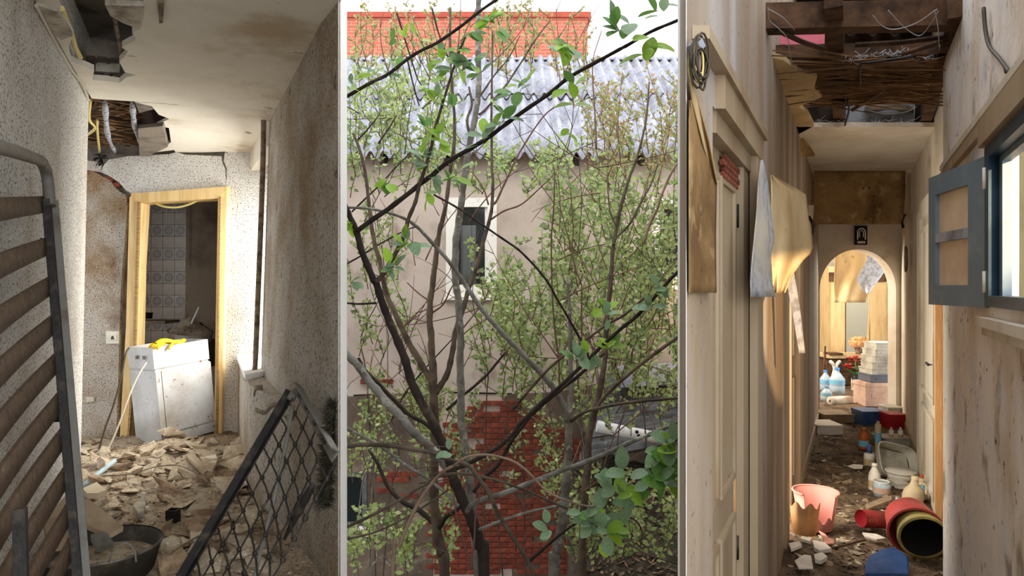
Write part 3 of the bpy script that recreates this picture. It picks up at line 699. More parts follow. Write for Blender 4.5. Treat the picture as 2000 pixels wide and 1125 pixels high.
# ================================================================== GARDEN
m_housepl = mat('pinkish_render', C(200, 183, 170), [(C(176, 158, 144), 1.2, .42, .7), (C(140, 120, 106), 2.2, .56, .75, (1, 1, .7)), (C(110, 98, 88), .9, .62, .8)], bump=[(30, .2), (5, .2)])
m_lowpl = mat('brown_render_with_shade', C(112, 96, 80), [(C(76, 64, 54), 1.6, .42, .66), (C(150, 132, 114), 5, .56, .7)], bump=[(25, .3)])  # brown lower render; foliage shade over it is also put into the darker colour
m_asb = mat('weathered_fibre_cement', C(160, 160, 168), [(C(128, 128, 136), 2.2, .42, .66), (C(92, 90, 96), 26, .56, .66, None, 4), (C(108, 102, 100), 3, .6, .75)], rough=.95, bump=[(40, .4)])
m_asbd = mat('dark_mossy_fibre_cement', C(104, 104, 106), [(C(62, 62, 60), 3, .42, .66), (C(70, 70, 48), 6, .56, .7), (C(140, 140, 142), 22, .6, .7)], rough=.95, bump=[(40, .4)])
m_wframe = mat('old_white_window_paint', C(238, 232, 222), [(C(190, 176, 158), 9, .56, .74)], rough=.7)
m_glass = mat('dark_window_glass', C(30, 36, 38), rough=.08, spec=.6)
m_curtain = mat('grey_curtain', C(96, 98, 96), rough=.9)
m_redb = bpy.data.materials.new('far_red_brickwork'); m_redb.use_nodes = True
nt = m_redb.node_tree; N = nt.nodes; L = nt.links; b = N['Principled BSDF']; b.inputs['Roughness'].default_value = .9
br = N.new('ShaderNodeTexBrick'); br.inputs['Color1'].default_value = C(176, 96, 74); br.inputs['Color2'].default_value = C(162, 84, 64); br.inputs['Mortar'].default_value = C(200, 136, 116)
br.inputs['Scale'].default_value = 1; br.inputs['Mortar Size'].default_value = .006; br.inputs['Brick Width'].default_value = .25; br.inputs['Row Height'].default_value = .075
tcn = N.new('ShaderNodeTexCoord'); mpn = N.new('ShaderNodeMapping'); mpn.inputs['Rotation'].default_value = (math.pi/2, 0, 0); L.new(tcn.outputs['Object'], mpn.inputs[0]); L.new(mpn.outputs[0], br.inputs['Vector']); L.new(br.outputs[0], b.inputs['Base Color'])
m_redcap = mat('red_coping', C(158, 74, 56), [(C(140, 60, 46), 4, .45, .7)])
m_brickg = mat('garden_brick', C(140, 68, 48), [(C(98, 48, 36), 8, .42, .66), (C(190, 150, 128), 18, .66, .76)], rough=.95, bump=[(40, .5)], rnd=.2)
m_soil = mat('leaf_litter_soil', C(74, 66, 54), [(C(46, 40, 34), 6, .42, .6), (C(104, 92, 74), 22, .58, .68), (C(62, 76, 42), 3, .58, .72)], rough=1, bump=[(20, 1.0), (60, .8)])
m_barkd = mat('dark_bark', C(46, 36, 30), [(C(28, 22, 19), 9, .42, .64), (C(94, 84, 66), 6, .6, .75)], rough=.9, bump=[(30, .5, (1, 1, .3))])
m_barkg = mat('grey_bark', C(116, 114, 106), [(C(80, 76, 68), 8, .42, .62), (C(160, 160, 150), 14, .58, .7)], rough=.85, bump=[(26, .3, (1, 1, 3))])
m_barkm = mat('brown_bark', C(84, 73, 60), [(C(54, 44, 36), 9, .42, .64)], rough=.9, bump=[(30, .4)])
m_cane = mat('tan_cane', C(126, 106, 90), [(C(96, 76, 62), 9, .45, .66)], rough=.8)
m_twig = mat('reddish_twig', C(92, 66, 56), rough=.9)
m_fol = mat('young_leaves', C(110, 140, 60), island=[C(112, 136, 76), C(170, 182, 112), C(138, 162, 88), C(184, 190, 140), C(98, 122, 76), C(160, 168, 120)], rough=.6, transl=.35)
m_folr = mat('bronze_young_leaves', C(150, 140, 80), island=[C(140, 140, 80), C(164, 136, 92), C(120, 140, 76), C(160, 158, 110), C(134, 104, 70)], rough=.6, transl=.35)
m_leafa = mat('bright_green_leaf', C(150, 186, 66), [(C(124, 164, 52), 14, .45, .65)], rough=.45, rnd=.2, transl=.42)
m_leafb = mat('mid_green_leaf', C(104, 146, 68), [(C(80, 120, 54), 14, .45, .65)], rough=.45, rnd=.22, transl=.35)
m_leafc = mat('greyish_green_leaf', C(128, 154, 118), [(C(98, 128, 92), 14, .45, .65)], rough=.5, rnd=.18, transl=.3)
m_pvc = mat('white_plastic_pipe', C(232, 232, 232), [(C(190, 190, 188), 7, .55, .75)], rough=.4)

# ground
def gr(u, v):
    x, y = -14+28*u, -8+26*v
    return (x, y, .05*noise.fractal(Vector((x, y, 0)), 1, 2, 4)-.02)
mb = MB().grid(gr, 90, 84); struct('ground', mb, m_soil, 'soil and leaf litter of the overgrown garden', 'ground')
# house
HY = 9.5
hs = thing('garden_house', 'low rendered house with a corrugated grey roof behind the trees', 'house', (0, HY, 0))
def hq(x0, y0, x1, y1): return poly_at([(x0, y1), (x1, y1), (x1, y0), (x0, y0)], HY)
win1, win2, win3 = hq(873, 388, 968, 580), hq(1276, 388, 1360, 560), hq(640, 925, 714, 1030)
mb = MB().poly([(-6, HY, 0), (2.66, HY, 0), (2.66, HY, 6.2), (-6, HY, 6.2)], (0, .25, 0), [win1, win2, win3]); ob('wall', mb, m_housepl, hs)
mb = MB().box((-1.67, HY+3.3, 3.0), (8.66, .1, 6.0)); mb.box((-6, HY+1.8, 3), (.1, 3, 6)); mb.box((2.61, HY+1.8, 3), (.1, 3, 6)); ob('rear_wall', mb, m_housepl, hs)
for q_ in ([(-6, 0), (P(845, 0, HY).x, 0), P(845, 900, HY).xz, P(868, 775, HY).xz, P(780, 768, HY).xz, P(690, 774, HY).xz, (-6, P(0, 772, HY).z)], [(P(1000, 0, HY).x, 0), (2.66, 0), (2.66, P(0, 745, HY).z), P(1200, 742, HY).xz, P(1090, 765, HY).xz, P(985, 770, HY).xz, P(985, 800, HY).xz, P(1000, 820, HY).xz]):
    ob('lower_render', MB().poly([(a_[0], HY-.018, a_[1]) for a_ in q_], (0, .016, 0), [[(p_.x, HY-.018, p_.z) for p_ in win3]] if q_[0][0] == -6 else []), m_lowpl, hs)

for wi, (x0, y0, x1, y1) in enumerate([(873, 388, 968, 580), (1276, 388, 1360, 560), (640, 925, 714, 1030)]):
    wo = put('window', None, hs, Matrix.Translation(P((x0+x1)/2, y1, HY)))
    f = 16 if wi < 2 else 7; m_f = m_wframe if wi < 2 else m_asbd
    for q in ([(x0-2, y0-2), (x1+2, y0-2), (x1+2, y0+f), (x0-2, y0+f)], [(x0-2, y1-f), (x1+2, y1-f), (x1+2, y1+2), (x0-2, y1+2)], [(x0-2, y0+f), (x0+f, y0+f), (x0+f, y1-f), (x0-2, y1-f)], [(x1-f, y0+f), (x1+2, y0+f), (x1+2, y1-f), (x1-f, y1-f)]):
        ob('frame_bar', MB().poly(poly_at(q, HY-.03), (0, .12, 0)), m_f, wo)
    if wi < 2:
        ob('casement_bar', MB().poly(poly_at([(x0+f, y0+f), (x0+f+5, y0+f), (x0+f+5, y1-f), (x0+f, y1-f)], HY+.02), (0, .04, 0)), m_wframe, wo)
        ob('casement_bar', MB().poly(poly_at([(x1-f-5, y0+f), (x1-f, y0+f), (x1-f, y1-f), (x1-f-5, y1-f)], HY+.02), (0, .04, 0)), m_wframe, wo)
        ob('casement_bar', MB().poly(poly_at([(x0+f, y1-f-8), (x1-f, y1-f-8), (x1-f, y1-f), (x0+f, y1-f)], HY+.02), (0, .04, 0)), m_wframe, wo)
    ob('pane', MB().poly(poly_at([(x0, y0), (x1, y0), (x1, y1), (x0, y1)], HY+.06), (0, .01, 0)), m_glass, wo)
    if wi == 0:
        ob('curtain', MB().grid(lambda u, v: P(900+30*u, 440+120*v, HY+.055+.006*math.sin(u*20)), 14, 4, (0, .003, 0)), m_curtain, wo)
    ob('sill', MB().poly(poly_at([(x0-6, y1), (x1+6, y1), (x1+6, y1+6), (x0-6, y1+6)], HY-.08), (0, .2, 0)), m_wframe, wo)
# corrugated roof sheets
ez, ey, rz, ry = CZ+(562.5-303)/1300*9.15, 9.15, CZ+(562.5-119)/1300*12.4, 12.4
wl = .177; swid = wl*6; 
for row in range(2):
    for k in range(-4, 5):
        t0, t1 = (0, .56) if row == 0 else (.53, 1.02)
        x0 = k*(swid-.02)-swid/2; off = R.uniform(-.03, .03); lift = (.0 if row == 0 else .035)+R.uniform(0, .012)
        def rs(u, v, x0=x0, t0=t0, t1=t1, off=off, lift=lift):
            x = x0+swid*u; t = t0+(t1-t0)*v; h = .052*math.cos(2*math.pi*(x/wl))
            return (x, ey+(ry-ey)*t+off*(1-t), ez+(rz-ez)*t+h+lift)
        ob('roof_sheet', MB().grid(rs, 48, 3, (0, .006, -.008)), m_asb, hs)
for x in [i*.9-4.5 for i in range(11)]: ob('rafter', MB().bar((x, ey+.05, ez-.09), (x, HY+.6, ez+.28), .06, .1), m_barkd, hs)
mb = MB().bar((-5, ry+.05, rz+.03), (5, ry+.05, rz+.03), .2, .04); ob('ridge_cap', mb, m_asb, hs)
# exposed brickwork at the foot of the wall
bw, bh = 32/1300*HY, 10.6/1300*HY
bmesh_ = MB().box((0, 0, 0), (bw-.012, .05, bh-.012)).mesh('brick', m_brickg)
zone = [(868, 905), (872, 835), (905, 800), (965, 776), (1040, 790), (1085, 820), (1120, 850), (1175, 905), (1205, 960), (1205, 1125), (838, 1125), (845, 1010)]
def inside(p, poly):
    c = False; n = len(poly)
    for i in range(n):
        (x1, y1), (x2, y2) = poly[i], poly[i-1]
        if (y1 > p[1]) != (y2 > p[1]) and p[0] < (x2-x1)*(p[1]-y1)/(y2-y1)+x1: c = not c
    return c
nb = 0
for r in range(36):
    for c in range(-14, 8):
        x = 1040+c*32+(16 if r % 2 else 0); y = 745+r*10.6
        zz2 = inside((x, y), zone) or (690 < x < 760 and 715 < y < 750) or (750 < x < 815 and 925 < y < 975 and R.random() < .6)
        if zz2 and nb < 299 and R.random() < .93:
            put('brick', bmesh_, hs, Matrix.Translation(P(x, y, HY-.014)+Vector((0, R.uniform(-.008, .006), 0)))); nb += 1
mb = MB()
for q in ([(690, 771), (745, 769), (800, 772), (800, 774), (740, 772), (690, 774)],): mb.poly(poly_at(q, HY-.012), (0, .01, 0))
mb.poly(poly_at([(880, 765), (1000, 768), (1000, 771), (880, 768)], HY-.012), (0, .01, 0)); ob('render_crack', mb, m_barkd, hs)
# red brick building behind
bb = thing('brick_building', 'tall red brick building rising behind the corrugated roof', 'building', (-1, 15, 0))
xr = (1148-1000)/1300*15
mb = MB().box(((xr-8)/2, 15.5, 5), (xr+8, 1.0, 10.0+(562.5-30)/1300*15-5.8)); 
mb = MB().quad8([(-8, 15, 0), (xr, 15, 0), (xr, 18, 0), (-8, 18, 0), (-8, 15, CZ+6.22), (xr, 15, CZ+6.22), (xr, 18, CZ+6.22), (-8, 18, CZ+6.22)]); ob('wall', mb, m_redb, bb)
mb = MB().quad8([(-8.1, 14.93, CZ+6.08), (xr+.07, 14.93, CZ+6.08), (xr+.07, 18, CZ+6.08), (-8.1, 18, CZ+6.08), (-8.1, 14.93, CZ+6.2), (xr+.07, 14.93, CZ+6.2), (xr+.07, 18, CZ+6.2), (-8.1, 18, CZ+6.2)]); ob('cornice', mb, m_redcap, bb)
mb = MB().quad8([(-8.1, 14.95, CZ+6.2), (xr+.05, 14.95, CZ+6.2), (xr+.05, 18, CZ+6.2), (-8.1, 18, CZ+6.2), (-8.1, 14.95, CZ+6.27), (xr+.05, 14.95, CZ+6.27), (xr+.05, 18, CZ+6.27), (-8.1, 18, CZ+6.27)]); ob('coping', mb, m_wframe, bb)

# lean-to with corrugated sheets in the lower right
lt = thing('lean_to_roof', 'dark corrugated lean-to roof low on the right of the house', 'lean-to', P(1250, 1000, 7.6))
m_list = []
for k in range(5):
    a0 = P(1128, 905, 7.3).lerp(P(1175, 770, 8.9), k/4.0); a1 = a0+(P(1178, 760, 8.9)-P(1128, 905, 7.3))*.27
    dx = Vector((1.75, .25, .22)); lift = .02*(k % 2)+.01*k; tw_ = R.uniform(-.05, .05)
    def ls(u, v, a0=a0, a1=a1, dx=dx, lift=lift, tw_=tw_):
        p = a0.lerp(a1, v)+dx*u; p.z += lift+tw_*u+.03*math.cos(v*2*math.pi*3); return p
    ob('roof_sheet', MB().grid(ls, 6, 30, (0, .004, -.01)), m_asbd, lt)
for x, y, Y in ((1190, 930, 7.6), (1320, 880, 7.8), (1200, 800, 8.8)):
    p = P(x, y, Y); ob('post', MB().bar((p.x, p.y, 0), (p.x, p.y, p.z-.02), .08, .08, (0, 1, 0)), m_barkd, lt)
sheet2 = P(1180, 700, 9.0)
def ls2(u, v): 
    p = P(1195, 720, 9.0)+Vector((1.6*u, -.5*v, .12*u-.16*v)); p.z += .025*math.cos(v*2*math.pi*2.5); return p
ob('upper_sheet', MB().grid(ls2, 6, 24, (0, .004, -.01)), m_asb, lt)
t = thing('white_drain_pipe', 'white plastic drain pipe with holes lying on the lean-to roof', 'pipe', P(1170, 832, 7.3))
a, b2 = P(1166, 832, 7.2), P(1318, 862, 7.2); ob('pipe_body', MB().tube([a, a.lerp(b2, .5), b2], .062, 14), m_pvc, t)
for k, o_ in ((.5, .012), (.52, -.02), (.76, 0), (.9, .01)):
    c = a.lerp(b2, k)+Vector((0, -.058, .02+o_)); ob('hole', MB().lathe([(.001, .008), (.016, .004), (.02, 0)], Matrix.Translation(c) @ Euler((1.2, 0, 0)).to_matrix().to_4x4(), 10), m_black, t)
# litter bank at the lower right
def lb_(u, v):
    px = 1110+300*u; Y = 8.0-2.3*v; p = P(px, 900+(1180-900)*v, Y); p.z += .12*noise.fractal(Vector((p.x*2, p.y*2, 4)), 1, 2, 4); return p
o = ob('litter_bank', MB().grid(lb_, 36, 36, (0, .1, -.6)), m_soil); tag(o, 'bank of soil and dead leaves at the lower right of the garden', 'soil bank', kind='stuff')
mb = MB()
for k in range(900):
    p = Vector(lb_(R.random(), R.random()))+Vector((0, 0, .02)); s = R.uniform(.015, .05); d = Vector((R.uniform(-1, 1), R.uniform(-1, 1), R.uniform(-.3, .5))).normalized()*s; e_ = d.cross(Vector((R.uniform(-.4, .4), .2, 1))).normalized()*s*.5
    n = len(mb.v); mb.v += [p-d, p+e_, p+d, p-e_]; mb.f.append([n, n+1, n+2, n+3]); mb.sm.append(False)
m_litter = mat('dead_leaves', C(120, 100, 76), island=[C(70, 56, 44), C(130, 108, 84), C(96, 84, 66), C(160, 130, 104), C(70, 80, 44)], rough=.9)
tag(stuff(ob('dead_leaf_litter', mb, m_litter)), 'dead leaves scattered over the soil bank', 'leaf litter')

# ---------------------------------------------------------------- trees
def limb(par, pts, r0, r1, Y0, Y1, m, name='branch', ground=False, n=8):
    k = len(pts); ys = [Y0+(Y1-Y0)*i/(k-1) for i in range(k)]
    q = [P(x, y, ys[i]) for i, (x, y) in enumerate(pts)]
    if ground:
        g = q[0].copy(); d = (q[0]-q[1]); d.z = 0; dx_ = max(-.12, min(.12, d.x*2)); g = Vector((q[0].x+dx_, q[0].y, 0.0)); q = [g, Vector((q[0].x+dx_*.7, q[0].y, q[0].z*.5))]+q; ys = [Y0, Y0]+ys; k += 2
    sm_ = smooth(q, 4); M = len(sm_); rr = []
    for i in range(M):
        t_ = i/(M-1); base = (r0+(r1-r0)*t_)*(Y0+(Y1-Y0)*t_)/1300.0
        rr.append(base*(1+.10*math.sin(i*2.3+len(pts))))
    # slight irregular bends
    sm2 = [p+Vector((noise.noise(p*9), 0, noise.noise(p*9+Vector((5, 0, 0)))))*(rr[i]*.35) if 0 < i < M-1 else p for i, p in enumerate(sm_)]
    return ob(name, MB().tube(sm2, rr, n), m, par)
leafmeshes = {}
def leafmesh(m, curl):
    def f(u, v):
        w_ = math.sin(math.pi*min(1, (v*.96+.02)))**.7*.34; x = (u-.5)*2*w_
        return (x, v, abs(x)*.35*(1-curl)-curl*v*v*.3)
    return MB().grid(f, 2, 6).mesh('leaf', m)
LM = {k: [leafmesh(m, c) for c in (0, .4, .9)] for k, m in (('a', m_leafa), ('b', m_leafb), ('c', m_leafc))}
def leaves(par, cx, cy, n, size, Y, kind, ang=None):
    c = P(cx, cy, Y)
    for i in range(n):
        a = R.uniform(0, 6.28) if ang is None else ang+R.uniform(-.6, .6)
        d = Vector((math.cos(a), R.uniform(-.75, .35), math.sin(a)*.8+.18)).normalized()
        s = size*1.15*Y/1300*R.uniform(.7, 1.15)
        up_ = Vector((R.uniform(-.5, .5), -.65, 1.0+R.uniform(-.4, .3)))
        x_ = d.cross(up_).normalized(); z_ = x_.cross(d)
        M = Matrix((x_, d, z_)).transposed().to_4x4(); M = Matrix.Translation(c+d*s*.12+Vector((R.uniform(-1, 1), R.uniform(-1, 1), R.uniform(-1, 1)))*s*.28) @ M @ Matrix.Scale(s, 4)
        kk = kind if R.random() < .75 else R.choice('abc')
        put('leaf', LM[kk][R.randrange(3)], par, M)

# tree 1, dark foreground
A_ = [(946,1109),(939,1066),(926,1029),(911,992),(894,954),(884,922),(874,887),(854,842),(824,787),(799,737),(787,694),(767,642),(747,595),(735,555),(727,544),(707,492),(697,452),(684,424),(664,380)]
t1 = thing('dark_trunk_tree', 'dark brown foreground tree forking near the left garden edge', 'tree', (P(960, 1109, 3.15).x, 3.15, 0))
limb(t1, A_, 12.5, 5.5, 3.15, 3.05, m_barkd, 'trunk', True, 10)
A1 = [(697,452),(757,409),(814,365),(844,342),(884,310),(930,283),(961,264),(1003,231),(1070,184),(1119,147),(1199,102),(1229,87),(1271,62),(1324,39),(1380,12)]
limb(t1, A1, 5.2, 3.2, 3.05, 2.7, m_barkd)
A2 = [(735,550),(746,538),(760,516),(775,492),(792,454),(799,427),(811,394),(818,365),(832,325),(842,287),(847,259),(857,227),(869,187),(891,117),(909,72)]
limb(t1, A2, 5.2, 2.2, 3.05, 2.9, m_barkm)
limb(t1, [(886,928),(869,907),(849,885),(829,862),(804,840),(775,806),(750,779),(720,744),(700,717),(677,692),(640,650)], 9.5, 7.5, 3.2, 3.45, m_barkg)
limb(t1, [(852,846),(829,826),(799,809),(775,786),(737,747),(712,722),(700,700)], 4.5, 3.5, 3.3, 3.5, m_barkd)
limb(t1, [(668,874),(707,868),(762,870),(799,876),(834,882),(864,893),(891,903),(916,911),(934,934),(954,959),(966,989),(979,1014),(1003,1052),(1015,1071),(1030,1096),(1045,1130)], 4.4, 4.2, 2.98, 2.9, m_barkm)
limb(t1, [(912,1000),(920,989),(936,979),(961,969),(1003,957),(1050,937),(1107,916),(1174,890),(1236,862),(1311,831),(1360,810)], 5.8, 4.0, 3.12, 2.95, m_barkg)
limb(t1, [(890,915),(914,905),(951,887),(979,870),(1003,846),(1017,826),(1055,789),(1087,762),(1134,717),(1164,687),(1212,642),(1244,617),(1299,557),(1330,525)], 4.6, 3.4, 3.2, 3.3, m_barkd)
limb(t1, [(925,962),(949,930),(974,907),(1003,856),(1050,799),(1105,754),(1154,712),(1180,690)], 4.2, 3.2, 3.25, 3.4, m_barkd)
limb(t1, [(668,1034),(725,1007),(762,987),(792,969),(819,952),(834,946),(844,937),(869,927),(899,925),(924,928),(969,938),(1003,949),(1037,962),(1075,979),(1109,994)], 3.2, 2.4, 3.0, 2.95, m_barkm)
limb(t1, [(668,830),(707,852),(735,866),(767,890),(799,913),(832,933),(854,949),(877,969),(895,990)], 3.0, 3.2, 3.2, 3.1, m_barkg)
limb(t1, [(935,1034),(966,1022),(1003,1009),(1045,997),(1095,987)], 3.2, 2.2, 3.1, 3.0, m_barkg)
limb(t1, [(668,1055),(725,1042),(762,1027),(799,1007),(824,992),(874,958)], 2.2, 1.6, 3.1, 3.1, m_barkm)
limb(t1, [(924,1112),(911,1079),(897,1029),(889,994),(886,960)], 2.2, 1.4, 3.0, 3.05, m_twig)
limb(t1, [(919,1112),(926,1054),(929,1004),(935,979),(938,950)], 2.2, 1.4, 2.95, 3.0, m_twig)
limb(t1, [(677,870),(760,868),(775,862),(815,866),(850,871),(885,874)], 1.3, .8, 2.98, 2.98, m_twig)
limb(t1, [(677,592),(700,594),(735,592)], 1.8, 2.2, 3.04, 3.04, m_barkd)
for a in [(690,430,3,22,3.04,'a'),(757,350,4,24,3.0,'a'),(768,362,3,20,3.0,'a'),(830,380,4,24,3.0,'a'),(893,338,4,26,2.98,'a'),(880,348,3,22,2.98,'b'),(825,308,6,25,2.95,'c'),(835,325,4,22,2.95,'c'),(842,345,3,26,2.98,'c'),(800,480,6,26,3.0,'c'),(797,472,4,24,3.0,'a'),(770,525,6,24,3.0,'c'),(757,520,3,20,3.0,'c'),(690,548,4,24,3.0,'c'),(860,275,5,26,2.92,'a'),(850,262,3,22,2.92,'a'),(828,245,4,22,2.92,'b'),(880,210,4,24,2.9,'b'),(852,185,6,24,2.9,'a'),(838,170,4,22,2.9,'a'),(925,125,6,28,2.9,'b'),(935,140,4,26,2.9,'b'),(885,132,5,28,2.9,'a'),(862,118,5,26,2.9,'a'),(890,92,5,28,2.9,'a'),(920,62,6,28,2.9,'b'),(955,38,6,32,2.9,'a'),(965,55,4,26,2.9,'b'),(985,242,3,30,2.85,'b'),(982,222,3,28,2.85,'a'),(945,272,6,26,2.9,'c'),(1005,178,5,30,2.82,'b'),(1020,165,3,30,2.82,'a'),(1112,92,6,36,2.78,'a'),(1105,115,3,34,2.78,'b'),(1120,175,4,36,2.78,'b'),(1118,200,3,38,2.78,'a'),(1208,62,6,38,2.72,'b'),(1240,48,4,38,2.72,'b'),(1272,85,5,40,2.7,'a'),(1268,110,2,44,2.7,'a'),(1290,20,4,34,2.7,'b'),(1100,262,2,22,2.8,'a'),(1300,558,5,30,3.25,'c'),(1183,615,6,24,3.3,'c'),(1178,606,3,22,3.3,'a'),(1270,600,6,26,3.25,'c'),(1125,702,7,26,3.25,'c'),(1190,680,5,24,3.25,'a'),(1150,690,4,24,3.25,'c'),(880,882,3,20,2.9,'c')]: leaves(t1, *a)

# branch reaching in from the left edge at the top
t0 = thing('overhanging_branch', 'thin dark branch crossing the upper left of the garden', 'branch', P(677, 188, 3.0))
limb(t0, [(660,196),(677,188),(725,161),(760,143),(809,106),(854,83),(894,57),(944,17),(985,-10)], 3.6, 2.8, 3.0, 2.8, m_barkd, 'branch')
for a in [(815,72,2,26,2.9,'a'),(797,80,2,22,2.9,'a'),(772,78,2,20,2.9,'b'),(694,148,2,24,2.98,'a'),(783,138,2,20,2.92,'b'),(780,152,1,22,2.92,'b'),(733,140,2,18,2.95,'c'),(862,78,3,18,2.88,'c'),(690,165,3,18,2.98,'c')]: leaves(t0, *a)

# bent canes
t2 = thing('arching_cane', 'tan bent cane arching over the fork at the bottom of the garden', 'cane', (P(767, 1109, 2.95).x, 2.95, 0))
limb(t2, [(767,1109),(779,1069),(794,1029),(814,989),(837,952),(864,922),(886,910)], 4.2, 2.8, 2.92, 2.9, m_cane, 'cane', True)
limb(t2, [(886,910),(904,897),(919,891),(949,888),(974,892),(1003,901),(1030,920),(1060,952),(1080,966),(1109,979),(1139,987),(1162,988),(1199,966),(1235,940)], 2.8, 2.0, 2.9, 2.7, m_cane, 'cane')
for a in [(1200,938,4,36,2.72,'c'),(1215,925,4,38,2.72,'c'),(1185,950,3,34,2.72,'c'),(1228,965,5,38,2.7,'c'),(1240,985,3,36,2.7,'b'),(1220,955,3,34,2.7,'a'),(1140,1005,6,34,2.75,'c'),(1158,1022,5,32,2.75,'c'),(1170,1040,4,30,2.75,'c'),(1185,1045,4,30,2.75,'a'),(1130,1015,3,30,2.75,'a'),(1075,1030,4,28,2.8,'c'),(1205,1040,4,30,2.75,'a')]: leaves(t2, *a)
t2b = thing('edge_spray', 'spray of greyish leaves at the lower right edge of the garden', 'branch', P(1324, 900, 2.7))
limb(t2b, [(1345,800),(1320,860),(1300,890),(1270,925),(1235,945)], 2.4, 1.6, 2.7, 2.75, m_twig, 'branch')
for a in [(1300,875,6,38,2.68,'c'),(1315,855,5,36,2.68,'c'),(1312,925,6,40,2.68,'b'),(1295,905,5,36,2.68,'b'),(1310,950,4,40,2.68,'b'),(1322,880,4,36,2.68,'a'),(1280,930,3,34,2.7,'c')]: leaves(t2b, *a)

# tree 3: straight grey trunk
t3 = thing('straight_grey_tree', 'tall straight grey trunk in the middle of the garden', 'tree', (P(935, 1110, 4.4).x, 4.4, 0))
limb(t3, [(935,1110),(926,1020),(921,979),(918,937),(910,892),(906,855),(901,824),(900,762),(899,699),(898,650),(895,587),(892,555),(889,529),(890,479),(896,429),(903,375),(911,317),(918,287),(920,274),(929,222),(935,172),(934,85),(934,35),(936,-10)], 8.6, 5.2, 4.4, 4.4, m_barkg, 'trunk', True, 12)
limb(t3, [(936,224),(950,212),(986,169),(1005,142),(1040,87),(1055,65),(1075,40)], 2.4, 1.2, 4.4, 4.5, m_barkm)
limb(t3, [(937,188),(950,170),(964,149),(996,109),(1015,70)], 2.2, 1, 4.4, 4.5, m_barkm)
limb(t3, [(872,801),(892,784),(911,767),(946,737),(974,704),(999,674)], 3.0, 2.2, 4.5, 4.6, m_barkd)
limb(t3, [(922,272),(912,235),(922,205),(916,170)], 3.2, 2, 4.4, 4.6, m_barkm)
limb(t3, [(905,640),(925,615),(945,590),(955,560)], 1.6, 1, 4.4, 4.5, m_twig)

# tree 4: dark forked trunk
t4 = thing('forked_dark_tree', 'dark slender tree forking below the house window', 'tree', (P(866, 1110, 4.9).x, 4.9, 0))
limb(t4, [(868,1110),(862,1079),(853,1029),(847,954),(848,900),(849,829),(847,774),(847,742),(844,699),(842,650),(840,600),(845,555),(852,499),(859,449),(868,417),(880,330),(888,250),(880,122),(879,17)], 12, 2.2, 4.9, 4.9, m_barkm, 'trunk', True, 10)
limb(t4, [(847,758),(834,729),(812,694),(792,657),(770,607),(752,565),(742,516),(732,479),(725,434),(720,392),(712,330),(700,285),(690,260)], 7.5, 2.4, 4.9, 5.0, m_barkm)
limb(t4, [(850,768),(859,757),(874,729),(884,689),(889,650),(904,605),(914,570),(931,519),(946,467),(956,429),(961,399),(963,355),(961,325),(960,234),(961,134),(962,60)], 6.5, 1.8, 4.9, 5.2, m_barkm)
limb(t4, [(960,400),(969,394),(984,362),(1003,322),(1020,289),(1062,227),(1095,202)], 2.6, 1.2, 5.1, 5.2, m_twig)
limb(t4, [(853,1030),(839,1014),(814,994),(784,977),(757,949),(740,910),(720,877)], 6, 3, 4.9, 5.0, m_barkd)
limb(t4, [(855,1035),(868,1012),(885,1000),(905,985)], 5, 4, 4.9, 4.7, m_barkd)
limb(t4, [(957,430),(985,412),(1020,398),(1060,362),(1082,340)], 2, 1, 5.1, 5.3, m_twig)
limb(t4, [(954,400),(945,370),(925,340),(918,335)], 1.8, .9, 5.1, 5.2, m_twig)
limb(t4, [(844,590),(820,575),(795,552)], 1.6, 1, 4.9, 4.9, m_twig)
limb(t4, [(843,612),(865,595),(880,565),(895,540)], 2, 1.2, 4.9, 4.8, m_twig)
for pts in ([(844,17),(859,72),(879,122)], [(775,25),(792,80),(814,149),(824,167)], [(794,110),(809,172),(819,207)], [(677,516),(717,492),(750,472),(794,449),(812,444)], [(687,414),(725,377),(742,361),(775,325),(810,290)], [(739,280),(760,250),(775,225)], [(700,272),(720,250),(740,225)], [(765,820),(790,770),(830,720),(890,655)]):
    limb(t4, pts, 2, 1.2, 5.1, 5.2, m_barkd, 'branch', False, 6)

# tree 5: right grey trunk with the long grey diagonal
t5 = thing('right_grey_tree', 'grey tree right of the red brickwork with a long diagonal limb', 'tree', (P(1082, 1110, 4.2).x, 4.2, 0))
limb(t5, [(1082,1110),(1085,1091),(1097,1029),(1102,979),(1107,929),(1110,880),(1111,835),(1112,799),(1116,762),(1115,700),(1113,650),(1112,600),(1108,540)], 13, 2.5, 4.2, 4.3, m_barkg, 'trunk', True, 12)
limb(t5, [(1109,825),(1100,791),(1080,757),(1060,732),(1030,702),(1001,672),(974,642),(939,602),(914,565),(904,549),(879,514),(849,479),(824,452),(809,439),(790,427),(747,412),(702,406),(670,405)], 6.6, 2.2, 4.2, 3.9, m_barkg)
limb(t5, [(1114,824),(1139,806),(1187,793),(1249,784),(1321,778),(1370,772)], 3.4, 2.6, 4.2, 4.0, m_barkm)
limb(t5, [(1000,801),(1032,764),(1060,732),(1092,702),(1139,667),(1189,632),(1219,615),(1264,577)], 3.0, 2.4, 4.15, 4.0, m_barkm)
limb(t5, [(1030,1099),(1057,1076),(1087,1049),(1124,1022),(1150,1003)], 3.4, 2.2, 4.0, 3.9, m_barkd)
limb(t5, [(847,380),(899,409),(924,427),(956,449),(1005,482),(1030,504),(1050,526),(1075,559),(1087,582),(1107,615),(1119,637),(1144,682),(1150,700)], 1.9, 2.6, 4.1, 4.3, m_barkd)
limb(t5, [(1083,342),(1082,399),(1077,467),(1078,554),(1080,600),(1085,657),(1091,697),(1092,744),(1094,780)], 1.4, 2.0, 4.4, 4.3, m_twig)
limb(t5, [(1091,700),(1068,667),(1050,640),(1030,610)], 1.8, .9, 4.4, 4.5, m_twig)
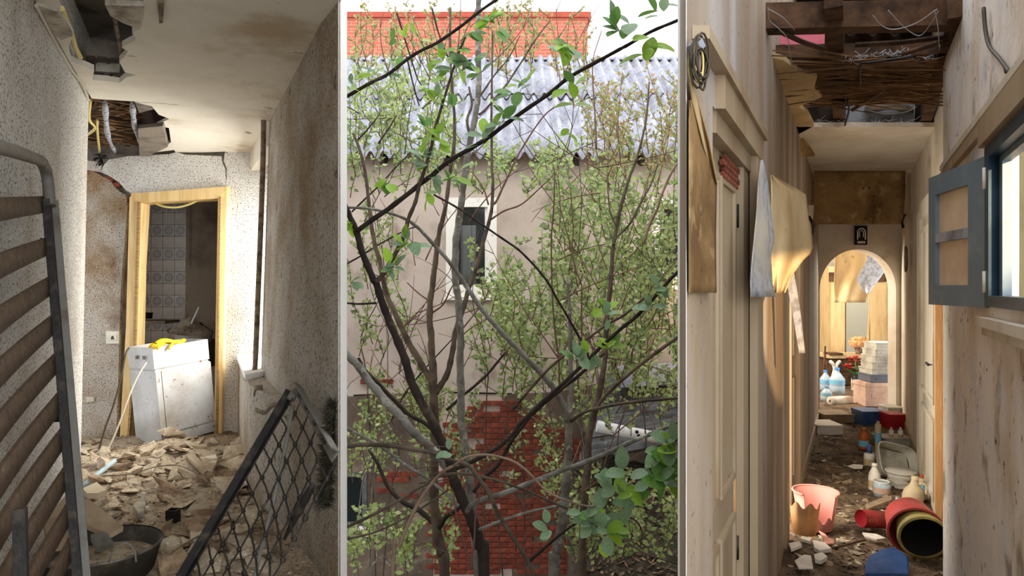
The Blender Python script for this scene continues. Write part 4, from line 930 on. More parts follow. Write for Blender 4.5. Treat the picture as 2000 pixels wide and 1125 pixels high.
limb(t5, [(1092,700),(1107,672),(1117,650),(1125,620)], 1.6, .9, 4.4, 4.5, m_twig)
limb(t5, [(1139,1014),(1174,1032),(1224,1059),(1261,1081),(1321,1101)], 2.4, 1.6, 4.0, 3.9, m_barkm)
limb(t5, [(1219,1005),(1244,1019),(1254,1041),(1251,1064)], 2, 1.6, 4.0, 4.0, m_barkm)
limb(t5, [(1080,985),(1100,945),(1118,905),(1135,860)], 1.6, 1, 4.3, 4.4, m_cane)

# tree 6: brownish trunk further right
t6 = thing('slender_brown_tree', 'slender brown tree in front of the lean-to roof', 'tree', (P(1138, 1050, 5.3).x, 5.3, 0))
limb(t6, [(1138,1050),(1144,960),(1149,880),(1152,842),(1159,811),(1169,774),(1177,732),(1182,704),(1184,645),(1192,562),(1197,492),(1204,442),(1217,385),(1231,342),(1249,292),(1262,230),(1268,160)], 9, 1.6, 5.3, 5.5, m_barkm, 'trunk', True, 10)
limb(t6, [(1160,805),(1179,777),(1212,744),(1261,704),(1309,669),(1350,640)], 4.0, 3.4, 5.3, 5.0, m_barkm)
limb(t6, [(1199,478),(1204,464),(1229,439),(1251,397),(1271,360),(1285,320)], 2.6, 1.4, 5.4, 5.5, m_barkm)
limb(t6, [(1204,442),(1192,415),(1188,380),(1186,340)], 2, 1, 5.4, 5.5, m_barkm)
limb(t6, [(1258,475),(1268,440),(1283,410),(1290,385),(1310,340),(1324,318)], 3, 2.2, 5.3, 5.2, m_cane)
limb(t6, [(1136,557),(1136,600),(1136,650),(1138,690)], 1.5, 1.8, 5.2, 5.2, m_twig)
limb(t6, [(1114,367),(1119,439),(1119,504),(1136,557)], 1.1, 1.5, 5.3, 5.2, m_twig)
limb(t6, [(1090,390),(1105,445),(1119,500),(1128,560)], 1.1, 1.4, 5.3, 5.2, m_twig)
limb(t6, [(1165,290),(1163,240),(1160,190),(1158,120),(1175,60)], 1.8, 1, 5.6, 5.8, m_twig)

# fine bare twigs of the trees
def fine_twigs(tree, cnt, xr_, yr, Yr, m):
    mb = MB()
    for k in range(cnt):
        x, y, Y = R.uniform(*xr_), R.uniform(*yr), R.uniform(*Yr); a = R.gauss(0, .75); l = R.uniform(60, 210); bend = R.uniform(-.5, .5); pts = []
        for i in range(7):
            f_ = i/6; pts.append(P(x, y, Y+.1*f_)); x += math.sin(a+bend*f_)*l/6; y -= math.cos(a+bend*f_)*l/6
            if i in (2, 4) and R.random() < .7:
                b_ = a+R.choice([-1, 1])*R.uniform(.5, .9); mb.tube([P(x, y, Y), P(x+math.sin(b_)*l*.14, y-math.cos(b_)*l*.16, Y), P(x+math.sin(b_)*l*.25, y-math.cos(b_)*l*.3, Y)], [.8*Y/1300, .6*Y/1300, .4*Y/1300], 4)
        r = R.uniform(.9, 1.5)*Y/1300; mb.tube(smooth(pts, 2), [r*(1-.05*i) for i in range(13)], 4)
    stuff(ob('fine_twigs', mb, m, tree))
fine_twigs(t4, 34, (690, 960), (330, 1000), (5.0, 6.8), m_twig)
fine_twigs(t5, 40, (880, 1200), (560, 1060), (4.6, 6.6), m_twig)
fine_twigs(t6, 36, (1080, 1320), (300, 820), (5.6, 7.4), m_twig)
fine_twigs(t3, 26, (700, 1130), (110, 330), (5.0, 7.0), m_barkm)
fine_twigs(t1, 14, (690, 1000), (880, 1110), (3.3, 3.8), m_barkm)
# leafy shrubs with thin upright stems
def shrub(label, xr_, yr, ln, cnt, Yr, mfol, lsize=9, stems=3, lean=.25, tree=None):
    cx = sum(xr_)/2; Ym = sum(Yr)/2
    if tree: stems = 0
    t = tree or thing('leafy_shrub', label, 'shrub', (P(cx, 0, Ym).x, Ym, 0), 'young leafy shrubs of the garden')
    for s_ in range((stems+1)//2):
        x = xr_[0]+(xr_[1]-xr_[0])*(s_+.5+R.uniform(-.3, .3))/stems; Y = R.uniform(*Yr); y0 = min(yr[1], 1120)
        limb(t, [(x, y0), (x+R.uniform(-25, 25), y0*.7+yr[0]*.3), (x+R.uniform(-35, 35), y0*.35+yr[0]*.65), (x+R.uniform(-30, 30), yr[0]-ln[0]*.3), (x+R.uniform(-40, 40), yr[0]-ln[1]*.6)], 1.6, .7, Y, Y, m_barkm if R.random() < .5 else m_barkg, 'stem', True, 5)
    tw, fo_ = MB(), MB()
    def leafq(p, s):
        a = R.uniform(0, 6.28); d = Vector((math.cos(a), R.uniform(-.8, .8), math.sin(a)*.7+.45)).normalized()*s
        e_ = d.cross(Vector((R.uniform(-.6, .6), -1, R.uniform(-.2, .9)))).normalized()*s*.28
        n = len(fo_.v); m_ = p+d*.5; fo_.v += [p, m_+e_, p+d, m_-e_]; fo_.f.append([n, n+1, n+2, n+3]); fo_.sm.append(False)
    for k in range(cnt):
        x, y = R.uniform(*xr_), R.uniform(*yr); Y = R.uniform(*Yr); l = R.uniform(*ln); an = R.gauss(0, lean)
        pts = []; st = max(4, int(l/13))
        for i in range(st+1):
            f_ = i/st; pts.append(P(x+math.sin(an)*l*f_+4*math.sin(f_*5+k), y-math.cos(an)*l*f_, Y+.05*math.sin(k+f_*3)))
        tw.tube(pts, [1.15*Y/1300*(1-.6*i/st) for i in range(st+1)], 3, False)
        for i, p in enumerate(pts):
            if i == 0: continue
            for q in range(R.choice([3, 4, 4, 5, 6])): leafq(p+Vector((R.gauss(0, .014), R.gauss(0, .014), R.gauss(0, .018))), lsize*1.2*Y/1300*R.uniform(.6, 1.3))
            if R.random() < .3:
                a = R.choice([-1, 1])*R.uniform(.5, 1.1)+an; sl = R.uniform(14, 34)*Y/1300; e2 = p+Vector((math.sin(a)*sl, R.uniform(-.05, .05), math.cos(a)*sl)); tw.tube([p, e2], [.8*Y/1300, .5*Y/1300], 3, False)
                for w_ in (.35, .6, .8, 1):
                    for q in range(2): leafq(p.lerp(e2, w_), lsize*Y/1300*R.uniform(.6, 1.2))
    stuff(ob('twigs', tw, m_twig, t)); stuff(ob('foliage', fo_, mfol, t))
shrub('dense leafy shrub in front of the right window', (1200, 1335), (480, 780), (100, 210), 50, (6.2, 8.6), m_fol, 10, 4)
shrub('leafy shrub left of the right window under the eave', (1085, 1215), (440, 700), (100, 200), 46, (6.2, 8.6), m_fol, 10, 4)
shrub('leafy shrub reaching over the right end of the grey roof', (1150, 1335), (240, 400), (110, 210), 26, (6.0, 8.4), m_folr, 8, 5, .25, t6)
shrub('bright leafy shrub beside the house window sill', (935, 1095), (600, 790), (70, 170), 44, (6.0, 8.8), m_fol, 10, 3)
shrub('leafy shrub over the left end of the grey roof', (685, 905), (200, 390), (70, 170), 50, (6.0, 8.2), m_fol, 9, 6, .25, t4)
shrub('thin bronze-leaved shrub in front of the red brick building', (680, 1150), (105, 170), (80, 130), 34, (6.2, 8.4), m_folr, 8, 9, .18, t3)
shrub('leafy shrub under the middle of the eave', (925, 1110), (320, 385), (30, 80), 22, (6.4, 8.4), m_fol, 10, 4, .3, t3)
shrub('sparse leafy shrub before the blank left house wall', (690, 800), (460, 740), (50, 120), 16, (6.4, 8.6), m_fol, 9, 3)
shrub('leafy shrub around the foot of the forked dark tree', (685, 865), (780, 960), (50, 120), 30, (6.0, 8.4), m_fol, 9, 3)
shrub('leafy shrub in front of the red brickwork', (870, 1110), (800, 1000), (35, 90), 26, (6.0, 8.6), m_fol, 9, 4)
shrub('leafy shrub below the lean-to roof', (1110, 1330), (960, 1115), (50, 110), 38, (5.2, 6.2), m_fol, 10, 4)
shrub('leafy shrub growing over the lean-to roof', (1120, 1330), (700, 860), (40, 90), 34, (6.0, 7.0), m_fol, 9, 4)
shrub('low leafy shrub at the lower left garden corner', (680, 870), (1040, 1135), (40, 90), 22, (5.2, 7.0), m_fol, 12, 3)
# ================================================================== RIGHT CORRIDOR
RF = CZ-1.45; RC = CZ+1.07
def LX(Y): return -.365+.51*Y
def RX(Y): return (.454 if Y <= 3.3 else .55)+.51*Y
m_wp = mat('stained_wallpaper', C(160, 142, 120), [(C(124, 100, 72), 1.6, .36, .66, (1, 1, .22), 2, .85), (C(190, 186, 186), 2.6, .45, .72, (1, 1, .16), 2, .8), (C(112, 88, 62), 3.5, .5, .8, (1, 1, .2), 5, .7), (C(92, 78, 64), 30, .64, .72)], rough=.9, bump=[(40, .12)])
m_wpr = mat('peeling_damp_wall', C(234, 228, 222), [(C(196, 174, 144), 1.5, .5, .68, (1, 1, .6), 4, .8), (C(216, 216, 222), 4, .52, .64, (1, 1, .6)), (C(124, 106, 82), 6, .57, .68, (1, 1, .7), 9, .75), (C(90, 78, 66), 24, .63, .70)], rough=.9, bump=[(6, .35), (40, .15)])
m_cwhite = mat('dingy_white_wall', C(216, 206, 190), [(C(184, 166, 142), 1.6, .44, .7), (C(120, 100, 78), 2.0, .62, .8)], rough=.9, bump=[(9, .2)])
m_doorp = mat('cream_door_paint', C(164, 146, 120), [(C(140, 118, 90), 2.5, .42, .68, (1, 1, .3), 4, .8), (C(122, 92, 62), 20, .66, .72)], rough=.6, bump=[(12, .08)])
m_jamb = mat('worn_cream_jamb', C(162, 144, 118), [(C(136, 110, 80), 3, .46, .68, (1, 1, .3), 4, .8), (C(150, 86, 46), 9, .68, .74, (1, 1, .4))], rough=.65, bump=[(12, .1)])
m_orange = mat('orange_wood_and_sun_leak', C(196, 152, 104), [(C(206, 168, 120), 9, .5, .64, (5, 5, .8))], rough=.7)
m_doorw = mat('white_door_paint', C(206, 198, 184), [(C(176, 160, 136), 3, .46, .68, (1, 1, .4))], rough=.6)
m_paper = mat('hanging_cream_paper', C(214, 190, 146), [(C(186, 154, 108), 3, .44, .66, (1, 1, .5)), (C(150, 118, 80), 9, .62, .74)], rough=.9, bump=[(12, .3)], transl=.25)
m_paperb = mat('bluish_grey_paper', C(176, 178, 186), [(C(140, 138, 140), 26, .46, .62), (C(196, 186, 168), 2, .5, .65)], rough=.9, bump=[(30, .3)], transl=.1)
m_paperd = mat('brown_stained_paper', C(150, 118, 76), [(C(106, 78, 46), 3.5, .44, .64), (C(176, 146, 100), 8, .55, .68), (C(70, 52, 34), 18, .62, .7)], rough=.9, bump=[(10, .4)], transl=.1)
m_teal = mat('dark_teal_paint', C(106, 122, 134), [(C(124, 136, 142), 7, .5, .68), (C(112, 118, 110), 30, .66, .72)], rough=.5, bump=[(20, .15)])
m_teald = mat('deep_blue_paint', C(40, 60, 76), [(C(60, 80, 94), 7, .5, .68)], rough=.45)
m_dustglass = mat('dusty_glass', C(234, 212, 182), [(C(214, 188, 156), 5, .45, .65)], rough=.3, spec=.5, alpha=.78)
m_beam = mat('dark_old_beam', C(92, 66, 46), [(C(54, 38, 26), 8, .42, .62), (C(98, 70, 44), 6, .58, .7)], rough=.9, bump=[(20, .5)])
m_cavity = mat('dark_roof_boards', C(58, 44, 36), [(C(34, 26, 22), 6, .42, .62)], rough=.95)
m_cob = mat('dusty_cobweb', C(176, 180, 188), rough=.9)
m_pink = mat('pink_panel', C(206, 108, 122), [(C(180, 90, 108), 5, .45, .65)], rough=.7)
m_greyp = mat('grey_panel', C(152, 156, 164), [(C(110, 110, 116), 8, .48, .66)], rough=.8)
m_dirt = mat('corridor_dirt', C(122, 102, 80), [(C(80, 64, 50), 5, .44, .62), (C(136, 116, 92), 16, .56, .68), (C(54, 44, 36), 38, .58, .66)], rough=1, bump=[(28, 1.0), (90, .6)])
m_litter2 = mat('corridor_litter', C(110, 94, 76), island=[C(58, 46, 36), C(112, 92, 72), C(84, 68, 52), C(150, 136, 118), C(70, 56, 44), C(190, 182, 170)], rough=.95)

# walls
def wall_lr(mb, fX, y0, y1, z0, z1, th, n=1):
    for i in range(n):
        a, b = y0+(y1-y0)*i/n, y0+(y1-y0)*(i+1)/n
        mb.quad8([(fX(a), a, z0), (fX(b), b, z0), (fX(b)+th, b, z0), (fX(a)+th, a, z0), (fX(a), a, z1), (fX(b), b, z1), (fX(b)+th, b, z1), (fX(a)+th, a, z1)])
    return mb
DH = 4.68
# left wall: one slab with two recessed doorways, near end painted white
mb = MB(); th = -.0915
prism(mb, [(LX(1.46), 1.46), (.436, 1.75), (LX(2.47)+th, 2.47), (LX(2.47), 2.47)], DH, 6.2)          # above the near door
prism(mb, [(LX(1.46), 1.46), (.436, 1.75), (LX(1.75), 1.75)], 0, DH)
wall_lr(mb, LX, 2.47, 3.62, 0, 6.2, th); wall_lr(mb, LX, 3.62, 4.75, 4.72, 6.2, th); wall_lr(mb, LX, 4.75, 7.6, 0, 6.2, th)
wall_lr(mb, lambda Y: LX(Y)-.06, 1.75, 2.47, 0, RF, -.03); wall_lr(mb, lambda Y: LX(Y)-.06, 3.62, 4.75, 0, RF, -.03)
struct('wall_corridor_left', mb, m_wp, 'stained striped wallpaper wall on the left of the corridor', 'wall')
mb = prism(MB(), [(LX(1.46)-.001, 1.449), (.434, 1.742), (.4375, 1.757), (LX(1.47), 1.466)], 0, 6.2)
struct('trim_3', mb, m_white, 'white end face of the partition between garden and corridor', 'wall edge')
# right wall: proud near part with the window opening, then the far part
WY0, WY1, WZ0, WZ1 = 1.25, 2.20, 4.14, 4.66
mb = MB(); NX = lambda Y: .454+.51*Y
wall_lr(mb, NX, 1.15, WY0, 0, 6.2, .1); wall_lr(mb, NX, WY0, WY1, 0, WZ0, .1); wall_lr(mb, NX, WY0, WY1, WZ1, 6.2, .1); wall_lr(mb, NX, WY1, 3.3, 0, 6.2, .1)
struct('wall_corridor_right', mb, m_wpr, 'damp peeling wall around the blue window', 'wall')
FXr = lambda Y: .55+.51*Y
mb = MB(); wall_lr(mb, FXr, 3.3, 7.6, 0, 6.2, .12)
struct('wall_corridor_far', mb, m_cwhite, 'dingy white wall beyond the window on the right of the corridor', 'wall')
# floor
def rfh(x, y): return RF+.02+.03*noise.fractal(Vector((x*4, y*4, 7)), 1, 2, 4)
def rfl(u, v):
    Y = 1.9+9.3*v; l, r = LX(Y)-(.1 if Y < 7.5 else .8), RX(Y)+(.03 if Y < 7.5 else .6); x = l+(r-l)*u; return (x, Y, rfh(x, Y) if .02 < u < .98 else RF+.02)
mb = MB().grid(rfl, 30, 170); struct('floor_corridor', mb, m_dirt, 'dirty littered floor of the long corridor', 'floor')
# ceiling: intact far field, ragged left remains
mb = MB().poly([(LX(4.42), 4.42, RC), (FXr(4.42), 4.42, RC), (FXr(7.5), 7.5, RC), (LX(7.5), 7.5, RC)], (0, 0, .03)); struct('ceiling_corridor', mb, m_cwhite, 'intact plaster ceiling field before the arch', 'ceiling')
rem = [(1488, 66), (1505, 112), (1530, 118), (1560, 140), (1596, 150), (1590, 172), (1605, 190), (1560, 208), (1578, 222), (1590, 246), (1560, 262), (1548, 262)]
mb = MB().poly([PZ(x, y, RC) for x, y in rem], (0, 0, .025)); tag(ob('ceiling_remnant', mb, m_paper), 'ragged cream ceiling remnant along the left wall', 'plaster')
# roof void
mb = MB().box((3.2, 5.6, 6.26), (7.5, 12, .06)); 
mb = MB().quad8([(1.35, 4.0, 6.1), (3.0, 4.0, 6.1), (4.9, 7.6, 6.1), (3.2, 7.6, 6.1), (1.35, 4.0, 6.16), (3.0, 4.0, 6.16), (4.9, 7.6, 6.16), (3.2, 7.6, 6.16)])
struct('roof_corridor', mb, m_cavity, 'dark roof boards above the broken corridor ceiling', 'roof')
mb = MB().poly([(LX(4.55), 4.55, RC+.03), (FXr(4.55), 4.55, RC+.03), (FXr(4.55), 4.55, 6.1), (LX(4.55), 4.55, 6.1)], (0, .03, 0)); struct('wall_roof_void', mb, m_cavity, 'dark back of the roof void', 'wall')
def cbeam(name, a, b, wd, ht, lb, m=m_beam, cat='beam'):
    return tag(ob(name, MB().bar(a, b, wd, ht), m), lb, cat)
zc = RC+.09
cbeam('ceiling_joist', PZ(1475, 38, zc), PZ(1862, 30, zc), .08, .11, 'broad dark joist across the top of the corridor hole')
cbeam('ceiling_joist', PZ(1490, 104, zc-.02), PZ(1845, 96, zc-.02), .05, .06, 'thin middle joist across the corridor hole')
cbeam('long_beam', PZ(1628, -10, zc+.02), PZ(1640, 242, zc+.02), .07, .10, 'dark lengthwise beam in the corridor hole')
cbeam('ceiling_joist', PZ(1560, 248, zc-.03), PZ(1808, 246, zc-.03), .05, .05, 'joist at the far edge of the corridor hole')
cbeam('edge_beam', PZ(1868, 10, zc), PZ(1806, 235, zc), .06, .1, 'brown edge beam along the right of the corridor hole')
for k, (x0, y0, x1, y1, lb) in enumerate([(1520, 60, 1610, 96, 'dark stick crossing in front of the pink panel'), (1700, 120, 1850, 78, 'grey stick slanting at the right of the corridor hole'), (1670, 88, 1850, 72, 'thin stick behind the slanting grey one'), (1665, 215, 1760, 150, 'stick hanging over the reed mat')]):
    tag(ob('loose_stick', MB().tube([PZ(x0, y0, RC+.03), PZ((x0+x1)/2, (y0+y1)/2+3, RC+.02), PZ(x1, y1, RC+.04)], .011, 6), m_beam), lb, 'stick', 'sticks in the corridor ceiling')
# reed mat between the joists
t = thing('reed_mat', 'sagging brown reed mat in the broken corridor ceiling', 'reed mat', PZ(1700, 160, RC+.05))
mb = MB().poly([PZ(x, y, RC+.06) for x, y in [(1505, 112), (1625, 110), (1700, 118), (1838, 112), (1815, 200), (1680, 206), (1570, 205), (1600, 180)]], (0, 0, .02)); ob('backing_board', mb, m_paperd, t)
rm = MB().tube([Vector((0, 0, -.5)), Vector((.6, 0, 0)), Vector((0, 0, .5))], [1, .95, .8], 5).mesh('reed', m_reed)
for k in range(120):
    y = R.uniform(110, 206); x = R.uniform(1580, 1800); c = PZ(x, y, RC+.045-R.random()*.03); a = R.gauss(0, .26)
    d = Vector((math.cos(a), math.sin(a), R.gauss(0, .05))).normalized(); ln = R.uniform(.15, .5)
    if c.x-ln*.5 < LX(c.y): ln = max(.1, 2*(c.x-LX(c.y)))
    if c.x+ln*.5 > FXr(c.y): ln = max(.1, 2*(FXr(c.y)-c.x))
    put('reed', rm, t, Matrix.Translation(c) @ d.to_track_quat('Z', 'Y').to_matrix().to_4x4() @ Matrix.Diagonal((.006, .005, ln, 1)))
mb = MB().poly([PZ(x, y, RC+.055) for x, y in [(1655, 122), (1712, 128), (1740, 150), (1700, 170), (1660, 160)]], (0, 0, .006)); tag(ob('paper_scrap', mb, m_paper), 'tan paper scrap stuck on the reed mat', 'paper')
# things in the void
mb = MB().poly(poly_at([(1478, 20), (1612, 20), (1610, 112), (1490, 112)], 3.42), (0, .02, 0)); tag(ob('pink_sheet', mb, m_pink), 'pink panel showing through the corridor ceiling hole', 'panel')
def cor(u, v): 
    p = PZ(1640+150*u, 60+45*v, RC+.30); p.z += .03*math.cos(u*22); return p
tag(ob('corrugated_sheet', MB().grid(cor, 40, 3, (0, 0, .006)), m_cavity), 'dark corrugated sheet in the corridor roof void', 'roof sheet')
mb = MB().poly(poly_at([(1652, 190), (1788, 188), (1786, 250), (1652, 250)], 4.5), (0, .02, 0)); tag(ob('grey_sheet', mb, m_greyp), 'grey panel behind the far slot of the ceiling hole', 'panel')
mb = MB().grid(lambda u, v: PZ(1690+95*u, 214-9*math.sin(math.pi*u)+10*v, RC+.12), 12, 2, (0, .01, .02)); tag(ob('tile_edge', mb, m_clay), 'curved roof tile edge above the grey panel', 'roof tile')
mb = MB()
for k in range(70):
    x = R.uniform(1575, 1785); y = 240+R.uniform(-6, 6); p = PZ(x, y, RC+.01); d = Vector((R.uniform(-.08, .08), R.uniform(-.05, .05), R.uniform(-.02, .03))); mb.tube([p, p+d*.5+Vector((0, 0, -.01)), p+d], .0012, 3)
for k in range(50):
    x = R.uniform(1640, 1820); y = 118-12*math.sin((x-1640)/57)+R.uniform(-4, 4); p = PZ(x, y, RC+.02); d = Vector((R.uniform(-.08, .08), R.uniform(-.04, .04), R.uniform(-.02, .03))); mb.tube([p, p+d*.5+Vector((0, 0, -.01)), p+d], .0015, 3)
tag(stuff(ob('cobweb_fringe', mb, m_cob)), 'dusty cobwebs along the edges of the corridor ceiling hole', 'cobwebs')
for pts, r, m, lb in [([(1500,15),(1503,40),(1520,55),(1538,75),(1542,100),(1548,135)], .0018, m_cob, 'pale wire dangling left in the corridor hole'),
                    ([(1502,18),(1530,35),(1552,58)], .0018, m_cob, 'short pale wire at the top left of the corridor hole'),
                    ([(1705,30),(1725,52),(1750,57),(1790,45),(1830,18)], .0018, m_cob, 'pale wire sagging across the top joist'),
                    ([(1735,20),(1765,52),(1795,70),(1815,50),(1832,22)], .0018, m_cob, 'second pale wire looping below the top joist'),
                    ([(1825,20),(1832,55),(1834,90)], .002, m_cob, 'pale string hanging at the right end of the joist'),
                    ([(1680,168),(1681,128),(1700,122),(1790,110)], .006, m_iron, 'bent iron hook hanging below the reed mat'),
                    ([(1690,214),(1730,222),(1770,218),(1790,208)], .002, m_cob, 'pale wire sagging over the grey panel'),
                    ([(1648,205),(1655,195),(1658,215),(1650,245)], .006, m_iron, 'dark wire loop beside the lengthwise beam')]:
    q = smooth([PZ(x, y, RC-.005) for x, y in pts]); tag(ob('hanging_wire', MB().tube(q, r, 5), m), lb, 'wire', 'wires in the corridor ceiling')
def onR(x, y, off=.03):   # a point on the near right wall
    r = (x-1000)/1300; return P(x, y, .454/(r-.51)-off*1.2)
q = smooth([onR(x, y) for x, y in [(1921,15),(1924,55),(1932,90),(1950,112),(1962,128),(1972,142)]])
t = thing('dangling_cable', 'dark split cable dangling on the right corridor wall', 'cable', q[-1])
ob('cable', MB().tube(q, .006, 6), m_cable_d, t); ob('cable_end', MB().tube(smooth([onR(1960,124), onR(1963,134), onR(1965,142)]), .004, 5), m_cable_d, t)

# near left door
def onL(x, y, off=0.0):
    r = (x-1000)/1300; return P(x, y, (.365+off)/(.51-r))
def Lq(y0, y1, z0, z1, off, d):    # box on the left wall line; off > 0 lies behind the wall face
    f = lambda Y, o: LX(Y)-o
    return MB().quad8([(f(y0, off), y0, z0), (f(y1, off), y1, z0), (f(y1, off)+d, y1, z0), (f(y0, off)+d, y0, z0), (f(y0, off), y0, z1), (f(y1, off), y1, z1), (f(y1, off)+d, y1, z1), (f(y0, off)+d, y0, z1)])
t = thing('cream_panel_door', 'cream panelled door closed in the near left doorway', 'door', (LX(2.0), 2.0, RF))
ob('leaf', Lq(1.745, 2.30, RF+.01, 4.62, .055, .012), m_doorp, t)
for y0, y1, z0, z1 in ((1.80, 1.96, RF+.2, 3.42), (1.80, 1.96, 3.58, 4.52), (2.03, 2.24, RF+.2, 3.42), (2.03, 2.24, 3.58, 4.52)):
    p = ob('panel', Lq(y0, y1, z0, z1, .043, .008), m_doorp, t)
    for a, b, c, d in ((y0-.02, y0, z0-.02, z1+.02), (y1, y1+.02, z0-.02, z1+.02), (y0, y1, z0-.02, z0), (y0, y1, z1, z1+.02)): ob('moulding', Lq(a, b, c, d, .043, .018), m_jamb, p)
for z in (3.3, 4.45): ob('hinge', MB().tube([Vector((LX(2.31)-.035, 2.31, z-.04)), Vector((LX(2.31)-.035, 2.31, z+.04))], .010, 8), m_iron, t)
ob('bare_edge', Lq(2.30, 2.315, RF+.01, 4.62, .055, .02), m_orange, t)
t = thing('near_door_frame', 'worn cream frame of the near left doorway', 'door frame', (LX(2.4), 2.4, RF))
ob('jamb', Lq(2.315, 2.47, RF, 4.68, .06, .05), m_jamb, t); ob('architrave', Lq(2.42, 2.56, RF, 4.76, .005, .03), m_jamb, t)
ob('head', Lq(1.80, 2.47, 4.62, 4.69, .06, .06), m_jamb, t); ob('head_architrave', Lq(1.78, 2.56, 4.68, 4.77, .0, .028), m_jamb, t); ob('head_bead', Lq(1.52, 2.58, 4.77, 4.80, -.001, .04), m_jamb, t)
# lath patch over the door
t = thing('exposed_bricks', 'small patch of exposed bricks above the near left door', 'bricks', (LX(2.2), 2.2, 4.55))
bs_ = MB().box((0, 0, 0), (.012, .05, .016)).mesh('brick', m_brick)
for r_ in range(4):
    for c_ in range(5):
        Y = 2.04+c_*.054+(.027 if r_ % 2 else 0); put('brick', bs_, t, Matrix.Translation((LX(Y)-.028, Y, 4.545+r_*.019)) @ Euler((0, 0, -.47)).to_matrix().to_4x4())
# second left doorway
t = thing('far_door_frame', 'cream frame of the second left doorway catching the sun', 'door frame', (LX(3.7), 3.7, RF))
ob('jamb', Lq(3.62, 3.76, RF, 4.72, .06, .075), m_jamb, t); ob('jamb', Lq(4.62, 4.75, RF, 4.72, .06, .07), m_jamb, t); ob('head', Lq(3.62, 4.75, 4.64, 4.72, .06, .07), m_jamb, t)
t = thing('far_left_door', 'narrow cream leaf standing in the second left doorway', 'door', (LX(4.2), 4.2, RF)); ob('leaf', Lq(4.40, 4.62, RF+.01, 4.64, .06, .03), m_doorp, t)
ob('panel', Lq(4.44, 4.58, RF+.2, 3.6, .03, .012), m_doorp, t); ob('panel', Lq(4.44, 4.58, 3.75, 4.5, .03, .012), m_doorp, t)
mb = Lq(4.76, 7.3, RF, RF+.1, 0, .015); struct('baseboard_left', mb, m_jamb, 'skirting board along the far left corridor wall', 'skirting')
# wire coil at the upper left edge
t = thing('wire_coil', 'coil of dark cables hanging above the near left door', 'cable coil', onL(1358, 140))
c = P(1366, 122, 1.46)
for k in range(12):
    r1, r2 = R.uniform(.02, .042), R.uniform(.03, .055); ph = R.uniform(0, 6.28); o_ = Vector((R.uniform(-.006, .008), R.uniform(-.015, .015), R.uniform(-.012, .012)))
    q = [c+o_+Vector((math.cos(a)*r1*.6, math.cos(a)*r1*.5, math.sin(a)*r2)) for a in [ph+i*.45 for i in range(15)]]
    q = [Vector((max(p.x, .266*p.y), p.y, p.z)) for p in q]
    ob('loop', MB().tube(q, .0026, 5), m_cable_d if k % 3 else m_cable_y, t)
for q in ((c+Vector((-.012, 0, .03)), c+Vector((.0, .01, .045))),): ob('tape', MB().bar(q[0], q[1], .03, .02), m_greyp, t)

# hanging papers
def hang(name, label, rows, m, fold=.02, nf=2.0, n=16, nv=18, parent=None, ph=0):
    ys = [r[0] for r in rows]
    def f(u, v):
        y = ys[0]+(ys[-1]-ys[0])*v; i = 0
        while i < len(rows)-2 and y > rows[i+1][0]: i += 1
        a, b = rows[i], rows[i+1]; t_ = (y-a[0])/(b[0]-a[0]); g = [a[k]+(b[k]-a[k])*t_ for k in range(5)]
        x = g[1]+(g[2]-g[1])*u; Y = g[3]+(g[4]-g[3])*u+fold*math.sin(u*nf*6.28+ph+v*1.3)*(.3+v)+.006*noise.noise(Vector((u*4, v*6, ph)))
        return P(x, y, Y)
    return tag(ob(name, MB().grid(f, n, nv, (0, .003, 0)), m), label, 'wallpaper', 'torn wallpaper hanging in the corridor')
def onwall(name, label, rows, m):
    ys = [r[0] for r in rows]
    def f(u, v):
        y = ys[0]+(ys[-1]-ys[0])*v; i = 0
        while i < len(rows)-2 and y > rows[i+1][0]: i += 1
        a, b = rows[i], rows[i+1]; t_ = (y-a[0])/(b[0]-a[0]); x = (a[1]+(b[1]-a[1])*t_)*(1-u)+(a[2]+(b[2]-a[2])*t_)*u
        return onL(x, y, -.010-.004*math.sin(u*5+v*4)-.012*u*u*v)
    return tag(ob(name, MB().grid(f, 12, 20, (.002, 0, 0)), m), label, 'wallpaper', 'torn wallpaper hanging in the corridor')
onwall('hanging_wallpaper', 'brown stained wallpaper hanging over the near left door', [(195, 1345, 1350), (230, 1345, 1366), (300, 1345, 1386), (345, 1345, 1399), (460, 1345, 1397), (572, 1345, 1398)], m_paperd)
onwall('curled_wallpaper_edge', 'pale curled edge of the brown wallpaper by the door head', [(160, 1345, 1349), (200, 1352, 1364), (280, 1372, 1386), (360, 1396, 1401)], m_paper)
hang('wallpaper_flap', 'bluish grey wallpaper flap in front of the second left doorway', [(312, 1486, 1490, 2.30, 2.32), (350, 1481, 1499, 2.24, 2.38), (420, 1477, 1508, 2.18, 2.42), (470, 1472, 1513, 2.12, 2.44), (500, 1469, 1506, 2.10, 2.42), (545, 1465, 1507, 2.07, 2.42), (580, 1466, 1515, 2.07, 2.44)], m_paperb, .012, 1.1)
hang('wallpaper_flap', 'cream wallpaper flap glowing in the sun beside the grey one', [(342, 1505, 1512, 2.52, 2.56), (362, 1506, 1542, 2.52, 2.75), (376, 1506, 1574, 2.5, 2.9), (430, 1506, 1580, 2.5, 2.92), (490, 1506, 1590, 2.5, 2.94), (502, 1506, 1574, 2.5, 2.88), (535, 1508, 1550, 2.5, 2.76), (572, 1510, 1534, 2.5, 2.64)], m_paper, .03, 1.6)
hang('wallpaper_strip', 'long narrow strip of paper hanging below the cream flap', [(528, 1540, 1550, 2.92, 2.94), (560, 1538, 1556, 2.92, 2.95), (620, 1549, 1565, 2.93, 2.96), (690, 1561, 1573, 2.94, 2.96)], m_paperb, .006, .8)
